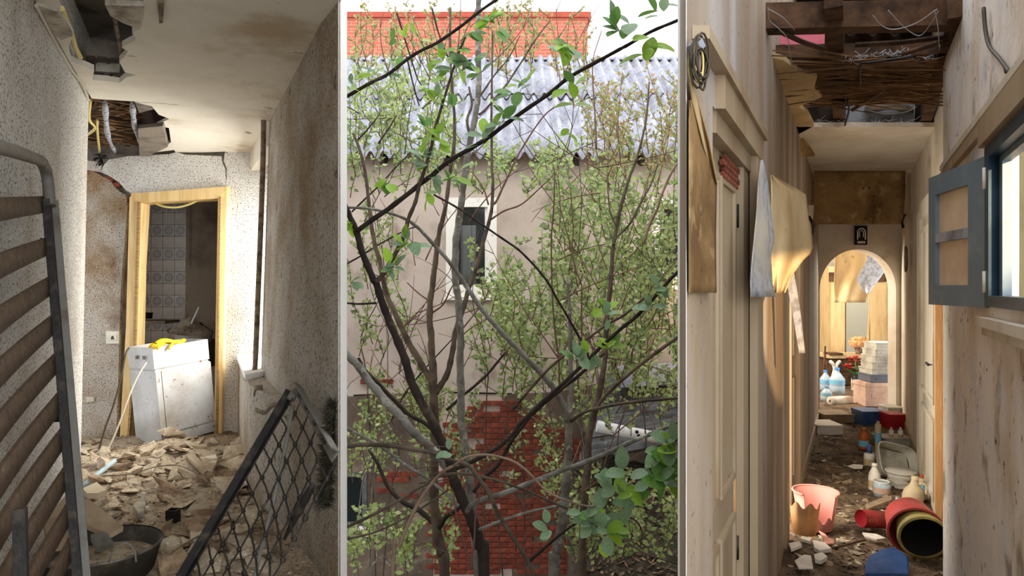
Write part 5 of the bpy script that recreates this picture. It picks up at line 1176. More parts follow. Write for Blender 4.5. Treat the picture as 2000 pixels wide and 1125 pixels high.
hang('wallpaper_scrap', 'small dark curled scrap at the left ceiling corner before the arch', [(268, 1560, 1566, 4.75, 4.75), (285, 1559, 1582, 4.72, 4.8), (302, 1558, 1592, 4.70, 4.8), (306, 1562, 1590, 4.70, 4.8)], m_paperd, .03, .6)
hang('hanging_backdrop', 'wide brown sheet of wallpaper hanging across the corridor before the arch', [(334, 1590, 1768, 6.05, 6.05), (380, 1588, 1768, 6.03, 6.05), (425, 1584, 1764, 6.0, 6.03), (438, 1592, 1758, 6.0, 6.02)], m_paperd, .03, 1.3)
hang('backdrop_corner', 'small torn corner left of the wide brown sheet', [(400, 1572, 1590, 5.6, 5.7), (430, 1568, 1588, 5.55, 5.7), (465, 1578, 1586, 5.55, 5.66)], m_cwhite, .02, .7)

# arch wall
AY = 7.35; AL, AR, AS, AT = 1601, 1750, 566, 487
ap = [(AL, 900), (AL, AS)]
for k in range(1, 24):
    a = math.pi-math.pi*k/24; ap.append(((AL+AR)/2+(AR-AL)/2*math.cos(a), AS-(AS-AT)*math.sin(a)))
ap += [(AR, AS), (AR, 900)]
zf = lambda p: p
outer = [P(1540, 900, AY), P(1540, 330, AY), P(1800, 330, AY), P(1800, 900, AY)]
mb = MB().poly(outer+[P(x, y, AY) for x, y in ap[::-1]], (0, .16, 0)); struct('wall_arch', mb, m_cwhite, 'wall with a round arch at the end of the corridor', 'wall')
# plaque over the arch
t = thing('niche_plaque', 'small dark plaque with a pale arched outline above the arch', 'plaque', P(1683, 478, AY))
ob('panel', MB().poly(poly_at([(1671, 441), (1694, 441), (1694, 478), (1671, 478)], AY-.03), (0, .03, 0)), m_black, t)
ar = [(1675, 468)]+[(1682.5-7.5*math.cos(a), 453-7*math.sin(a)) for a in [k*math.pi/8 for k in range(9)]]+[(1690, 468)]
ob('arched_outline', MB().tube([P(x, y, AY-.034) for x, y in ar], .006, 6), m_wframe, t); ob('arched_outline', MB().tube([P(1682.5+(x-1682.5)*.5, 456+(y-456)*.6, AY-.034) for x, y in ar], .004, 6), m_wframe, t)
ob('base_line', MB().poly(poly_at([(1675, 471), (1690, 471), (1690, 475), (1675, 475)], AY-.036), (0, .006, 0)), m_wframe, t)
def onRf(x, y, off=0): 
    r = (x-1000)/1300; return P(x, y, (.55-off)/(r-.51))
# oval plaque and bracket on the far right wall
t = thing('oval_plaque', 'dark oval plate hung on the far right corridor wall', 'plate', onRf(1773, 530))
c = onRf(1773, 506, .03); M = Matrix.Translation(c) @ Euler((0, -math.pi/2, -.47)).to_matrix().to_4x4() @ Matrix.Diagonal((.125, .085, 1, 1))
ob('plate', MB().lathe([(.001, 0), (.85, .004), (1, .02), (.9, .026), (.001, .012)], M, 24), m_tin, t)
t = thing('wall_bracket', 'small dark bracket on the far right wall beside the brown sheet', 'bracket', onRf(1764, 436))
ob('arm', MB().tube(smooth([onRf(1766, 420, .01), onRf(1762, 432, .06), onRf(1764, 444, .06)]), .012, 6), m_iron, t)
t = thing('wall_bracket', 'small dark bracket on the left wall beside the brown sheet', 'bracket', onL(1586, 440))
ob('arm', MB().tube(smooth([onL(1580, 424, -.02), onL(1588, 438, -.06), onL(1590, 458, -.05)]), .014, 6), m_iron, t)

# right door; its jamb edge is coloured orange to imitate leaking sunlight
def Rq(y0, y1, z0, z1, off, d):
    f = lambda Y: FXr(Y)-off
    return MB().quad8([(f(y0), y0, z0), (f(y1), y1, z0), (f(y1)-d, y1, z0), (f(y0)-d, y0, z0), (f(y0), y0, z1), (f(y1), y1, z1), (f(y1)-d, y1, z1), (f(y0)-d, y0, z1)])
t = thing('white_panel_door', 'white panelled door on the right wall under the casement', 'door', (FXr(4.6), 4.6, RF))
ob('leaf', Rq(4.05, 4.9, RF+.02, 4.70, 0, .025), m_doorw, t)
for y0, y1, z0, z1 in ((4.14, 4.44, RF+.15, 3.35), (4.14, 4.44, 3.5, 4.6), (4.54, 4.82, RF+.15, 3.35), (4.54, 4.82, 3.5, 4.6)):
    p = ob('panel', Rq(y0, y1, z0, z1, .025, .008), m_doorw, t)
    for a, b, c_, d in ((y0-.025, y0, z0-.025, z1+.025), (y1, y1+.025, z0-.025, z1+.025), (y0, y1, z0-.025, z0), (y0, y1, z1, z1+.025)): ob('moulding', Rq(a, b, c_, d, .025, .022), m_doorw, p)
ob('handle', MB().tube([Vector((FXr(4.16)-.03, 4.16, 3.72)), Vector((FXr(4.16)-.07, 4.16, 3.72)), Vector((FXr(4.26)-.07, 4.26, 3.72))], .009, 7), m_iron, t)
t = thing('right_door_frame', 'white and orange door frame on the right corridor wall', 'door frame', (FXr(4), 4, RF))
ob('sun_tinted_jamb', Rq(3.975, 4.0, RF, 4.76, 0, .05), m_orange, t); ob('jamb', Rq(4.0, 4.05, RF, 4.76, 0, .045), m_doorw, t); ob('jamb', Rq(4.9, 5.1, RF, 4.76, 0, .05), m_doorw, t); ob('head', Rq(4.05, 4.9, 4.70, 4.82, 0, .05), m_doorw, t)
mb = Rq(5.1, 7.3, RF, RF+.1, 0, .015); struct('baseboard_right', mb, m_jamb, 'skirting board along the far right corridor wall', 'skirting')

# window frame, sill, trims and open casement
def Nq(y0, y1, z0, z1, off, d):
    f = lambda Y: NX(Y)-off
    return MB().quad8([(f(y0), y0, z0), (f(y1), y1, z0), (f(y1)-d, y1, z0), (f(y0)-d, y0, z0), (f(y0), y0, z1), (f(y1), y1, z1), (f(y1)-d, y1, z1), (f(y0)-d, y0, z1)])
t = thing('window_frame', 'dark blue window frame at the right edge of the corridor', 'window', (NX(2.1), 2.1, WZ0))
ob('jamb', Nq(2.135, 2.20, WZ0, WZ1, -.05, .065), m_teald, t); ob('jamb', Nq(1.25, 1.30, WZ0, WZ1, -.05, .065), m_teald, t)
ob('head_bar', Nq(1.30, 2.135, WZ1-.04, WZ1, -.05, .065), m_teald, t); ob('bottom_bar', Nq(1.30, 2.135, WZ0, WZ0+.035, -.05, .065), m_teald, t)
ob('inner_stop', Nq(2.09, 2.135, WZ0+.035, WZ1-.04, -.05, .03), m_teal, t); ob('inner_stop', Nq(1.3, 2.09, WZ1-.06, WZ1-.04, -.05, .03), m_teal, t)
t = thing('window_casement', 'blue two-pane casement standing open against the right wall', 'casement', (1.6, 2.3, WZ0))
h0, h1 = Vector((1.558, 2.19, 0)), Vector((1.652, 2.64, 0)); zb, zt = 4.135, 4.635
def cs(a, b, z0, z1, d0=0.0, d=.035):
    e = (h1-h0).normalized(); nn = Vector((e.y, -e.x, 0)); p, q = h0.lerp(h1, a), h0.lerp(h1, b)
    return MB().quad8([Vector((w_.x, w_.y, z)) for z in (z0, z1) for w_ in (p+nn*d0, q+nn*d0, q+nn*(d0+d), p+nn*(d0+d))])
ob('stile', cs(0, .27, zb, zt), m_teal, t); ob('stile', cs(.86, 1, zb, zt), m_teal, t); ob('rail', cs(.27, .86, zb, zb+.075), m_teal, t); ob('rail', cs(.27, .86, zt-.075, zt), m_teal, t); ob('glazing_bar', cs(.27, .86, 4.375, 4.41), m_greyp, t)
ob('pane', cs(.27, .86, zb+.075, 4.375, .014, .004), m_dustglass, t); ob('pane', cs(.27, .86, 4.41, zt-.075, .014, .004), m_dustglass, t)
for z in (4.22, 4.56): ob('hinge', MB().tube([Vector((h0.x-.004, h0.y-.004, z-.035)), Vector((h0.x-.004, h0.y-.004, z+.035))], .008, 8), m_wframe, t)
mb = Nq(1.2, 2.24, 4.075, 4.105, 0, .04); mb2 = Nq(1.2, 2.22, 4.045, 4.075, 0, .02)
t = thing('window_sill', 'white moulded sill under the blue window', 'sill', (NX(2), 2, 4.02)); ob('sill_board', mb, m_doorw, t); ob('moulding', mb2, m_doorw, t)
t = thing('window_lintel', 'bare wooden lintel board over the blue window', 'lintel', (NX(2), 2, 4.68)); ob('board', Nq(1.2, 2.24, 4.67, 4.755, 0, .03), m_jamb, t); ob('strip', Nq(1.2, 3.28, 4.775, 4.80, 0, .02), m_doorw, t); ob('strip', Nq(2.24, 3.28, 4.72, 4.76, 0, .022), m_jamb, t)
mb = MB().box((4.2, 2.6, 4.0), (.2, 6, 5)); tag(ob('courtyard_wall', mb, mat('courtyard_render', C(176, 168, 134), [(C(150, 140, 104), 2, .45, .7)])), 'pale yellow courtyard wall seen through the blue window', 'wall')

# far room behind the arch
FZ = RF
mb = MB().box((5.0, 11.2, 4.1), (4, .1, 2.9)); 
for x_, y0_, y1_, z0_, z1_ in ((6.1, 8.2, 9.8, 4.3, 5.15), (2.75, 8.3, 9.5, 3.9, 5.1)):  # unseen side openings cut for the added far-room lamps
    mb.box((x_, (7.6+y0_)/2, 4.1), (.1, y0_-7.6, 2.9)); mb.box((x_, (11.2+y1_)/2, 4.1), (.1, 11.2-y1_, 2.9)); mb.box((x_, (y0_+y1_)/2, (2.65+z0_)/2), (.1, y1_-y0_, z0_-2.65)); mb.box((x_, (y0_+y1_)/2, (5.55+z1_)/2), (.1, y1_-y0_, 5.55-z1_))
struct('wall_far_room', mb, m_cwhite, 'pale walls of the far room behind the arch', 'wall')
mb = MB().box((4.4, 9.4, 5.42), (3.6, 3.9, .06)); struct('ceiling_far_room', mb, m_cwhite, 'ceiling of the far room', 'ceiling')
mb = MB().box((4.4, 9.5, RF-.06), (3.6, 4.2, .1)); struct('floor_far_room', mb, m_dirt, 'floor of the far room', 'floor')
m_ward = mat('tan_wardrobe_door', C(196, 172, 128), [(C(176, 148, 102), 4, .45, .68, (4, 4, .6))], rough=.5)
m_mirror = mat('dusty_mirror', C(170, 176, 172), rough=.25, metal=.6)
WYd = 10.2
t = thing('wardrobe', 'tan wardrobe with a mirrored middle door in the far room', 'wardrobe', P(1678, 760, WYd))
ob('carcass', MB().poly(poly_at([(1618, 520), (1738, 520), (1738, 742), (1618, 742)], WYd+.03), (0, .45, 0)), m_ward, t)
ob('door', MB().poly(poly_at([(1623, 552), (1650, 552), (1650, 690), (1623, 690)], WYd), (0, .03, 0)), m_ward, t); ob('mirror_door', MB().poly(poly_at([(1653, 540), (1697, 540), (1697, 690), (1653, 690)], WYd), (0, .03, 0)), m_mirror, t); ob('door', MB().poly(poly_at([(1700, 552), (1731, 552), (1731, 690), (1700, 690)], WYd), (0, .03, 0)), m_ward, t)
for q in ((1622, 1633), (1714, 1732)): ob('dark_block', MB().poly(poly_at([(q[0], 532), (q[1], 532), (q[1], 550), (q[0], 550)], WYd-.02), (0, .05, 0)), m_beam, t)
hang('hanging_wallpaper', 'warm cream wallpaper hanging in the far room behind the arch', [(470, 1632, 1726, 8.5, 8.55), (530, 1630, 1722, 8.5, 8.55), (560, 1629, 1700, 8.5, 8.5), (591, 1629, 1690, 8.45, 8.5)], m_paper, .05, 1.2)
hang('hanging_wallpaper', 'white folded paper corner hanging right of the warm cream sheet', [(480, 1700, 1742, 8.3, 8.4), (515, 1690, 1738, 8.3, 8.35), (545, 1674, 1718, 8.3, 8.35), (560, 1680, 1706, 8.3, 8.33), (574, 1692, 1697, 8.3, 8.3)], m_paperb, .03, .8)
tag(ob('hanging_ribbon', MB().tube(smooth([P(1697, 570, 8.32), P(1699, 600, 8.32), P(1696, 640, 8.32), P(1695, 668, 8.3)]), .012, 6), m_paper), 'thin pale ribbon hanging below the white folded paper', 'ribbon')
hang('white_curtain', 'white curtain at the right of the far room', [(520, 1738, 1748, 9.5, 9.0), (680, 1740, 1752, 9.5, 9.0)], m_doorw, .06, 2)
t = thing('low_dresser', 'dark wooden dresser below the wardrobe mirror', 'dresser', P(1660, 760, 9.8))
ob('top_board', MB().poly(poly_at([(1618, 693), (1702, 693), (1702, 700), (1618, 700)], 9.6), (0, .4, 0)), m_ward, t); ob('body', MB().poly(poly_at([(1622, 700), (1700, 700), (1700, 752), (1622, 752)], 9.65), (0, .35, 0)), m_beam, t)
ob('drawer', MB().poly(poly_at([(1624, 703), (1658, 703), (1658, 724), (1624, 724)], 9.63), (0, .03, 0)), m_beam, t); ob('drawer', MB().poly(poly_at([(1662, 703), (1698, 703), (1698, 724), (1662, 724)], 9.63), (0, .03, 0)), m_beam, t)
ob('box', MB().poly(poly_at([(1621, 690), (1647, 690), (1647, 694), (1621, 694)], 9.58), (0, .2, 0)), m_beam, t)
# dried flowers in a pot
def lat(prof, base, n=18, tilt=None, jag=None, a0=0, a1=2*math.pi):
    M = Matrix.Translation(base)
    if tilt: M = M @ Euler(tilt).to_matrix().to_4x4()
    return MB().lathe(prof, M, n, a0, a1, jag)
sc_ = lambda Y: Y/1300
b0 = P(1678, 692, 9.7); t = thing('dried_flower_pot', 'dried tan flowers in a small pot on the dresser', 'flower pot', b0)
ob('pot', lat([(.001, 0), (.045, 0), (.065, .1), (.058, .1), (.04, .01)], b0), m_rust, t)
m_dry = mat('dried_petals', C(206, 150, 96), island=[C(220, 168, 110), C(180, 120, 70), C(232, 190, 140), C(196, 138, 84)], rough=.9)
mb = MB()
for k in range(420):
    d = Vector((R.gauss(0, 1), R.gauss(0, 1), R.gauss(0, .8))).normalized(); p = b0+Vector((0, 0, .17))+Vector((d.x*.13, d.y*.13, d.z*.085)); e_ = d.cross(Vector((R.random(), R.random(), R.random()))).normalized()*.016; f_ = d.cross(e_).normalized()*.016
    n = len(mb.v); mb.v += [p-e_, p+f_, p+e_+d*.012, p-f_]; mb.f.append([n, n+1, n+2, n+3]); mb.sm.append(False)
stuff(ob('flower_heads', mb, m_dry, t))
# red bouquet
b0 = P(1672, 752, 9.3); t = thing('red_bouquet', 'red artificial flowers in front of the dark dresser', 'flowers', b0)
ob('holder', lat([(.001, 0), (.05, 0), (.06, .15), (.05, .15)], b0), m_black, t)
m_redp = mat('red_petals', C(150, 20, 34), island=[C(150, 18, 34), C(180, 40, 50), C(110, 12, 24), C(214, 96, 84), C(132, 20, 36)], rough=.7)
for k in range(16):
    c = b0+Vector((R.uniform(-.16, .18), R.uniform(-.08, .08), R.uniform(.18, .38))); mb = MB()
    for j in range(26):
        a = j*2.4; rr_ = .014+.036*j/26; d = Vector((math.cos(a), math.sin(a)-.3, .5)).normalized(); p = c+d*rr_; e_ = d.cross(Vector((0, 0, 1))).normalized()*.018
        n = len(mb.v); mb.v += [p-e_, c+d*.006, p+e_, p+d*.022]; mb.f.append([n, n+1, n+2, n+3]); mb.sm.append(False)
    ob('flower_head', mb, m_redp, t); ob('stem', MB().tube([b0+Vector((0, 0, .1)), c], .004, 4), m_leafb, t)
for k in range(6):
    a = R.uniform(0, 6.28); d = Vector((math.cos(a), math.sin(a)*.6, .4)).normalized(); x_ = d.cross(Vector((0, 0, 1))).normalized(); z_ = x_.cross(d); put('leaf', LM['c'][1], t, Matrix.Translation(b0+Vector((0, 0, .2))) @ Matrix((x_, d, z_)).transposed().to_4x4() @ Matrix.Scale(.13, 4))
# water bottles
m_pet = mat('pale_blue_plastic', C(196, 218, 232), rough=.15, spec=.5, alpha=.6)
m_bcap = mat('blue_cap', C(60, 120, 190), rough=.4); m_wlab = mat('blue_band_label', C(120, 180, 214), rough=.5); m_plw = mat('white_plastic', C(222, 216, 204), [(C(186, 176, 158), 6, .48, .68)], rough=.45)
for px, py, Y, r, h, lb in [(1612, 764, 9.25, .075, .27, 'water bottle standing left against the far room wall'), (1635, 771, 9.0, .098, .33, 'largest water bottle with a blue band in the far room'), (1614, 788, 8.45, .066, .17, 'short water bottle in front of the other two')]:
    b0 = P(px, py, Y); b0.z = max(b0.z, RF+.02); t = thing('water_bottle', lb, 'bottle', b0, 'water bottles in the far room')
    ob('bottle_body', lat([(.001, 0), (r, 0), (r, h*.3), (r*.95, h*.34), (r, h*.38), (r, h*.62), (r*.5, h*.82), (r*.3, h*.9), (r*.3, h)], b0), m_pet, t)
    ob('band', lat([(r*1.01, h*.40), (r*1.01, h*.58)], b0), m_wlab, t); ob('cap', lat([(.001, h*1.07), (r*.34, h*1.07), (r*.34, h*.97)], b0), m_bcap, t)
b0 = P(1631, 728, 9.5); b0.z -= .0; t = thing('pronged_vase', 'white vase with two flared prongs behind the water bottles', 'vase', P(1631, 752, 9.5))
ob('vase_body', lat([(.001, -.2), (.055, -.2), (.06, -.08), (.03, .04), (.035, .08)], b0), m_plw, t)
for s_ in (-1, 1): ob('prong', MB().tube(smooth([b0+Vector((s_*.015, 0, .07)), b0+Vector((s_*.03, 0, .12)), b0+Vector((s_*.075, 0, .17))]), [.022]*4+[.026]*4+[.018], 8), m_plw, t)
tag(ob('broom_stick', MB().tube([P(1606, 760, 9.6), P(1612, 676, 9.7)], .012, 7), m_beam), 'dark broom stick leaning at the left of the far room', 'stick')
Mr = Matrix.Translation(P(1640, 783, 8.2)) @ Euler((0, math.pi/2, .25)).to_matrix().to_4x4() @ Euler((0, 0, 0)).to_matrix().to_4x4()
t = thing('paper_roll', 'white paper roll lying before the water bottles', 'roll', P(1640, 795, 8.2)); ob('roll', MB().lathe([(.02, -.14), (.058, -.14), (.058, .14), (.02, .14), (.02, -.14)], Mr, 20), m_plw, t); ob('core', MB().lathe([(.02, -.141), (.015, -.141), (.015, .141), (.02, .141)], Mr, 14), m_card, t)
# generic bottle and container builders
def bottle(px, py, hpx, wpx, label, m, mc, capf=.14, shoulder=.7, Yo=None, group='plastic bottles along the corridor', name='plastic_bottle', tilt=None):
    Y = Yo or 1300*1.43/(py-562.5); s = Y/1300; b0 = P(px, py, Y); r, h = wpx/2*s, hpx*s
    t = thing(name, label, 'bottle', b0, group); c = 1-capf
    ob('bottle_body', lat([(.001, 0), (r*.92, 0), (r, h*.04), (r, h*shoulder*.8), (r*.9, h*shoulder), (r*.42, h*c*.97), (r*.4, h*c)], b0, 16, tilt), m, t)
    ob('cap', lat([(.001, h), (r*.44, h), (r*.5, h*c), (r*.3, h*c)], b0, 14, tilt), mc, t); ob('label_band', lat([(r*1.012, h*shoulder*.2), (r*1.012, h*shoulder*.62)], b0, 16, tilt), m_wlab if m is not m_plw else m_paper, t)
    return t
m_amber = mat('orange_plastic', C(176, 92, 36), rough=.35); m_beige = mat('beige_plastic', C(196, 178, 146), rough=.5); m_bluep = mat('blue_plastic', C(62, 96, 150), [(C(44, 72, 118), 6, .45, .68)], rough=.4); m_redpl = mat('red_plastic', C(168, 34, 44), [(C(120, 26, 34), 8, .5, .7)], rough=.4); m_green = mat('green_plastic', C(70, 140, 70), rough=.4)
bottle(1671, 762, 40, 16, 'white bottle with a green cap below the red flowers', m_plw, m_green, .3, .6)
bottle(1687, 877, 41, 19, 'orange plastic bottle in the middle of the corridor clutter', m_amber, m_amber)
bottle(1715, 873, 50, 12, 'tall slim beige bottle beside the orange one', m_beige, m_beige, .08, .9)
bottle(1741, 862, 27, 9, 'small white bottle under the red box, nearer the middle', m_plw, m_plw, .2, .8)
bottle(1759, 862, 27, 9, 'small white bottle under the red box, nearer the wall', m_plw, m_plw, .2, .8)
bottle(1698, 911, 42, 20, 'white bottle with a dark blue cap left of the tilted basin', m_plw, m_bluep, .36, .6)
bottle(1708, 957, 52, 22, 'tall white bottle with a rounded top before the basin', m_plw, m_plw, .12, .62)
bottle(1801, 963, 37, 12, 'slim tan bottle against the right corridor wall', m_beige, m_amber, .2, .8)
bottle(1752, 994, 22, 13, 'tiny bluish white bottle behind the big red bucket', m_plw, m_pet, .2, .7)
bottle(1762, 1018, 32, 14, 'white bottle standing behind the big red bucket', m_plw, m_wlab, .2, .8)
bottle(1725, 838, 26, 14, 'dark blue bottle in front of the blue bag', m_bluep, m_bluep, .2, .8, Yo=7.2)
def boxy(name, label, px, py, wpx, hpx, depth, m, Y=None, rz=0, cat='box', lid=None, group=None, parts=True, lift=0):
    Y = Y or 1300*1.43/(py-562.5); s = Y/1300; b0 = P(px, py, Y)+Vector((0, depth/2, lift)); t = thing(name, label, cat, b0, group)
    M = Matrix.Translation(b0) @ Euler((0, 0, rz)).to_matrix().to_4x4(); w_, h_ = wpx*s, hpx*s
    mb = MB().box((0, 0, h_*.46), (w_*.96, depth*.96, h_*.92)); mb.v = [M @ v for v in mb.v]; ob('box_body', mb, m, t)
    mb = MB().box((0, 0, h_*.92), (w_, depth, h_*.16)); mb.v = [M @ v for v in mb.v]; ob('rim' if not lid else 'lid', mb, lid or m, t)
    mb = MB().box((0, -depth*.485, h_*.45), (w_*.5, .006, h_*.2)); mb.v = [M @ v for v in mb.v]; ob('grip', mb, lid or m, t)
    return t
m_crate = mat('grey_plastic_crate', C(170, 166, 154), [(C(130, 124, 112), 7, .45, .68)], rough=.5); m_cardp = mat('pinkish_cardboard', C(196, 166, 148), [(C(168, 136, 116), 5, .45, .68)], rough=.9); m_slate = mat('slate_plastic', C(84, 88, 98), rough=.5)
boxy('cardboard_box', 'pinkish cardboard box on the corridor floor before the crates', 1717, 794, 54, 46, .3, m_cardp, 8.0)
boxy('slate_box', 'slate grey box on top of the cardboard box', 1722, 747, 44, 15, .3, m_slate, 8.0)
for k in range(5):
    boxy('drawer_crate', ['lowest grey crate of the stack in the far room', 'second lowest grey crate of the stack', 'middle grey crate of the stack', 'second highest grey crate of the stack', 'topmost grey crate of the stack'][k], 1729+k*1.2-R.uniform(0, 2), 733-k*12.6, 52-k*2.2, 13, .3, m_crate, 8.02, R.uniform(-.05, .05), group='grey crates stacked behind the arch')
boxy('dark_cabinet', 'black narrow cabinet against the right wall under the crates', 1746, 792, 14, 56, .25, m_black, 8.1)
boxy('red_box', 'bright red plastic box against the right corridor wall', 1756, 842, 36, 32, .2, m_redpl, 6.75)
boxy('grey_tray', 'grey white tray behind the red box', 1752, 812, 36, 16, .2, m_crate, 7.2, lift=.0)
boxy('blue_crate', 'blue plastic crate left of the red box', 1708, 838, 46, 34, .25, m_bluep, 6.95)
boxy('grey_bin', 'low grey bin under the small white bottles', 1755, 872, 60, 16, .2, m_crate, 6.1)
boxy('foam_box', 'flattened white foam box left on the corridor floor', 1622, 853, 52, 22, .3, m_plw, 6.5)
boxy('foam_box', 'small white box below the round lid', 1763, 966, 26, 22, .12, m_plw, 4.75)
boxy('paper_bundle', 'bundle of crumpled papers behind the flattened foam box', 1640, 826, 60, 16, .3, m_card, 7.05)
# tilted basin, lid, jar, jug
Y = 5.1; b0 = P(1744, 912, Y); t = thing('grey_basin', 'grey plastic basin tilted up in the corridor clutter', 'basin', b0)
M = Matrix.Translation(b0+Vector((.0, .0, .02))) @ Euler((math.radians(58), .25, .1)).to_matrix().to_4x4()
def basin(u, v):
    a = u*2*math.pi; sx = .14+.02*v; ca, sa = math.cos(a), math.sin(a); k = (abs(ca)**5+abs(sa)**5)**(-1/5)
    return M @ Vector((ca*k*sx, sa*k*(sx*.85), -.0+.07*v))
mb = MB().grid(basin, 36, 3); mb.grid(lambda u, v: M @ Vector(((u-.5)*.26, (v-.5)*.22, 0)), 2, 2); ob('basin_body', mb, m_crate, t)
mb = MB().tube([M @ Vector((math.cos(a)*(abs(math.cos(a))**5+abs(math.sin(a))**5)**(-.2)*.162, math.sin(a)*(abs(math.cos(a))**5+abs(math.sin(a))**5)**(-.2)*.138, .07)) for a in [i*math.pi/18 for i in range(37)]], .006, 6); ob('rim', mb, m_crate, t)
for v_ in [b0]: pass
b0 = P(1759, 938, 4.95); t = thing('round_tub', 'round white tub with a lid in front of the tilted basin', 'tub', b0); ob('tub_body', lat([(.001, 0), (.085, 0), (.098, .06), (.001, .06)], b0, 24), m_plw, t); ob('lid', lat([(.104, .06), (.108, .068), (.104, .076), (.085, .074), (.08, .08), (.001, .08)], b0, 24), m_plw, t)
b0 = P(1722, 970, 4.6); t = thing('glass_jar', 'clear jar with a pale label before the white bottles', 'jar', b0); ob('jar_body', lat([(.001, 0), (.052, 0), (.055, .08), (.05, .1)], b0, 20), m_pet, t); ob('label_band', lat([(.0565, .03), (.0565, .07)], b0, 20), m_cardp, t); ob('rim', lat([(.05, .1), (.055, .104), (.05, .11)], b0, 20), m_plw, t)
b0 = P(1781, 986, 4.42); t = thing('beige_jug', 'beige plastic jug leaning at the right corridor wall', 'jug', b0)
def jug(u, v):
    a = u*2*math.pi; r = [.062, .068, .068, .06, .03, .02][min(5, int(v*5))]; r2 = [.062, .068, .068, .06, .03, .02][min(5, int(v*5)+1)]; f_ = v*5-int(v*5); r = r+(r2-r)*f_; return b0+Vector((math.cos(a)*r+.02*v, math.sin(a)*r*.8, v*.17))
ob('jug_body', MB().grid(jug, 18, 10), m_beige, t); ob('handle', MB().tube(smooth([b0+Vector((.03, -.03, .15)), b0+Vector((.07, -.04, .14)), b0+Vector((.07, -.04, .08))]), .009, 7), m_beige, t); ob('cap', lat([(.001, .19), (.022, .19), (.022, .165)], b0+Vector((.02, 0, 0)), 12), m_beige, t)
# red can lying down
Y = 1300*1.40/(1030-562.5); b0 = P(1706, 1014, Y); t = thing('red_tin_can', 'rusty red tin can lying on its side in the litter', 'can', P(1718, 1030, Y))
M = Matrix.Translation(b0) @ Euler((0, math.pi/2, 0)).to_matrix().to_4x4(); M = Matrix.Translation(b0) @ Euler((0, 0, .22)).to_matrix().to_4x4() @ Euler((0, math.pi/2+.12, 0)).to_matrix().to_4x4()
ob('can_body', MB().lathe([(.048, -.085), (.05, -.08), (.05, .08), (.048, .085)], M, 22), mat('rusty_red_print', C(150, 40, 40), [(C(96, 40, 34), 8, .45, .65), (C(190, 110, 70), 5, .6, .7)], rough=.5), t); ob('end_disc', MB().lathe([(.001, .08), (.046, .08), (.05, .087)], M, 22), m_tin, t); ob('end_disc', MB().lathe([(.001, -.08), (.046, -.08), (.05, -.087)], M, 22), m_redpl, t)
# big bucket lying with its dark mouth toward the room
m_bred = mat('dull_red_bucket', C(176, 70, 66), [(C(130, 52, 50), 6, .48, .7)], rough=.5); m_byel = mat('dirty_yellow_bucket', C(178, 164, 96), [(C(130, 116, 66), 7, .46, .68)], rough=.5); m_bink = mat('blackened_inside', C(22, 20, 18), rough=.9)
bc = P(1804, 1050, 3.46); ax = Vector((-.26, -.92, -.22)).normalized()
M = Matrix.Translation(bc) @ ax.to_track_quat('Z', 'Y').to_matrix().to_4x4()
t = thing('yellow_bucket', 'yellow bucket lying on its side with a black inside', 'bucket', (bc.x, bc.y, RF)); ob('bucket_body', MB().lathe([(.11, 0), (.118, -.01), (.09, -.22), (.001, -.22)], M, 30), m_byel, t); ob('inside', MB().lathe([(.108, -.002), (.082, -.21), (.001, -.21)], M, 30), m_bink, t); ob('rim', MB().lathe([(.108, .002), (.122, .004), (.122, -.012), (.116, -.012)], M, 30), m_byel, t)
M2 = Matrix.Translation(bc-ax*.07+Vector((-.020, 0, -.006))) @ ax.to_track_quat('Z', 'Y').to_matrix().to_4x4()
t = thing('red_bucket', 'red bucket around the lying yellow one', 'bucket', (bc.x, bc.y+.05, RF)); ob('bucket_body', MB().lathe([(.126, 0), (.131, -.01), (.112, -.15), (.001, -.15)], M2, 30), m_bred, t); ob('rim', MB().lathe([(.126, .004), (.138, .006), (.138, -.012), (.13, -.012)], M2, 30), m_bred, t)
# broken pink bucket
Y = 3.95; b0 = P(1593, 1030, Y); t = thing('pink_bucket', 'broken pink bucket standing at the left of the corridor', 'bucket', b0)
m_bpink = mat('faded_pink_bucket', C(206, 136, 122), [(C(170, 110, 96), 5, .45, .68)], rough=.5); m_borange = mat('faded_orange_plastic', C(186, 132, 78), [(C(146, 100, 60), 6, .45, .68)], rough=.55)
hB = .215; ob('bucket_body', lat([(.09, 0), (.125, hB), (.122, hB), (.087, 0)], b0, 30, None, None, math.radians(-55), math.radians(215)), m_bpink, t); ob('bottom', lat([(.001, .005), (.09, .005)], b0), m_bpink, t); ob('rim', MB().tube([b0+Vector((math.cos(a)*.127, math.sin(a)*.127, hB)) for a in [math.radians(-55+270*i/30) for i in range(31)]], .006, 6), m_bpink, t)
ob('bucket_lower', lat([(.09, 0), (.102, .07)], b0, 14, None, lambda i, a: (.02*math.sin(a*9) if i else 0), math.radians(215), math.radians(305)), m_bpink, t)
b1 = P(1577, 1048, 3.75); t = thing('orange_bucket_shard', 'curved orange shard leaning on the broken pink bucket', 'bucket shard', b1)
ob('shard', lat([(.065, 0), (.085, .17), (.0835, .17), (.0635, 0)], b1+Vector((0, .05, 0)), 18, (-.08, .05, 0), lambda i, a: (.018*math.sin(a*7) if i in (1, 2) else 0), math.radians(185), math.radians(335)), m_borange, t)
def shard(name, label, pts, m, Yb, th=.006, cat='shard', slope=1.0):
    ys = [p[1] for p in pts]; a, b = min(ys), max(ys); q = []
    for x, y in pts:
        Y = 1300*1.40/(y-562.5); q.append(P(x, y, Y)+Vector((0, 0, .0)))
    mb = MB().poly(q, (0, .0, th)); return tag(ob(name, mb, m), label, cat)
shard('pink_shard', 'pale pink plastic shard below the pink bucket', [(1599, 1038), (1612, 1045), (1618, 1052), (1628, 1056), (1628, 1063), (1610, 1064), (1608, 1052)], mat('pale_pink', C(222, 156, 138), rough=.5), 3.8)
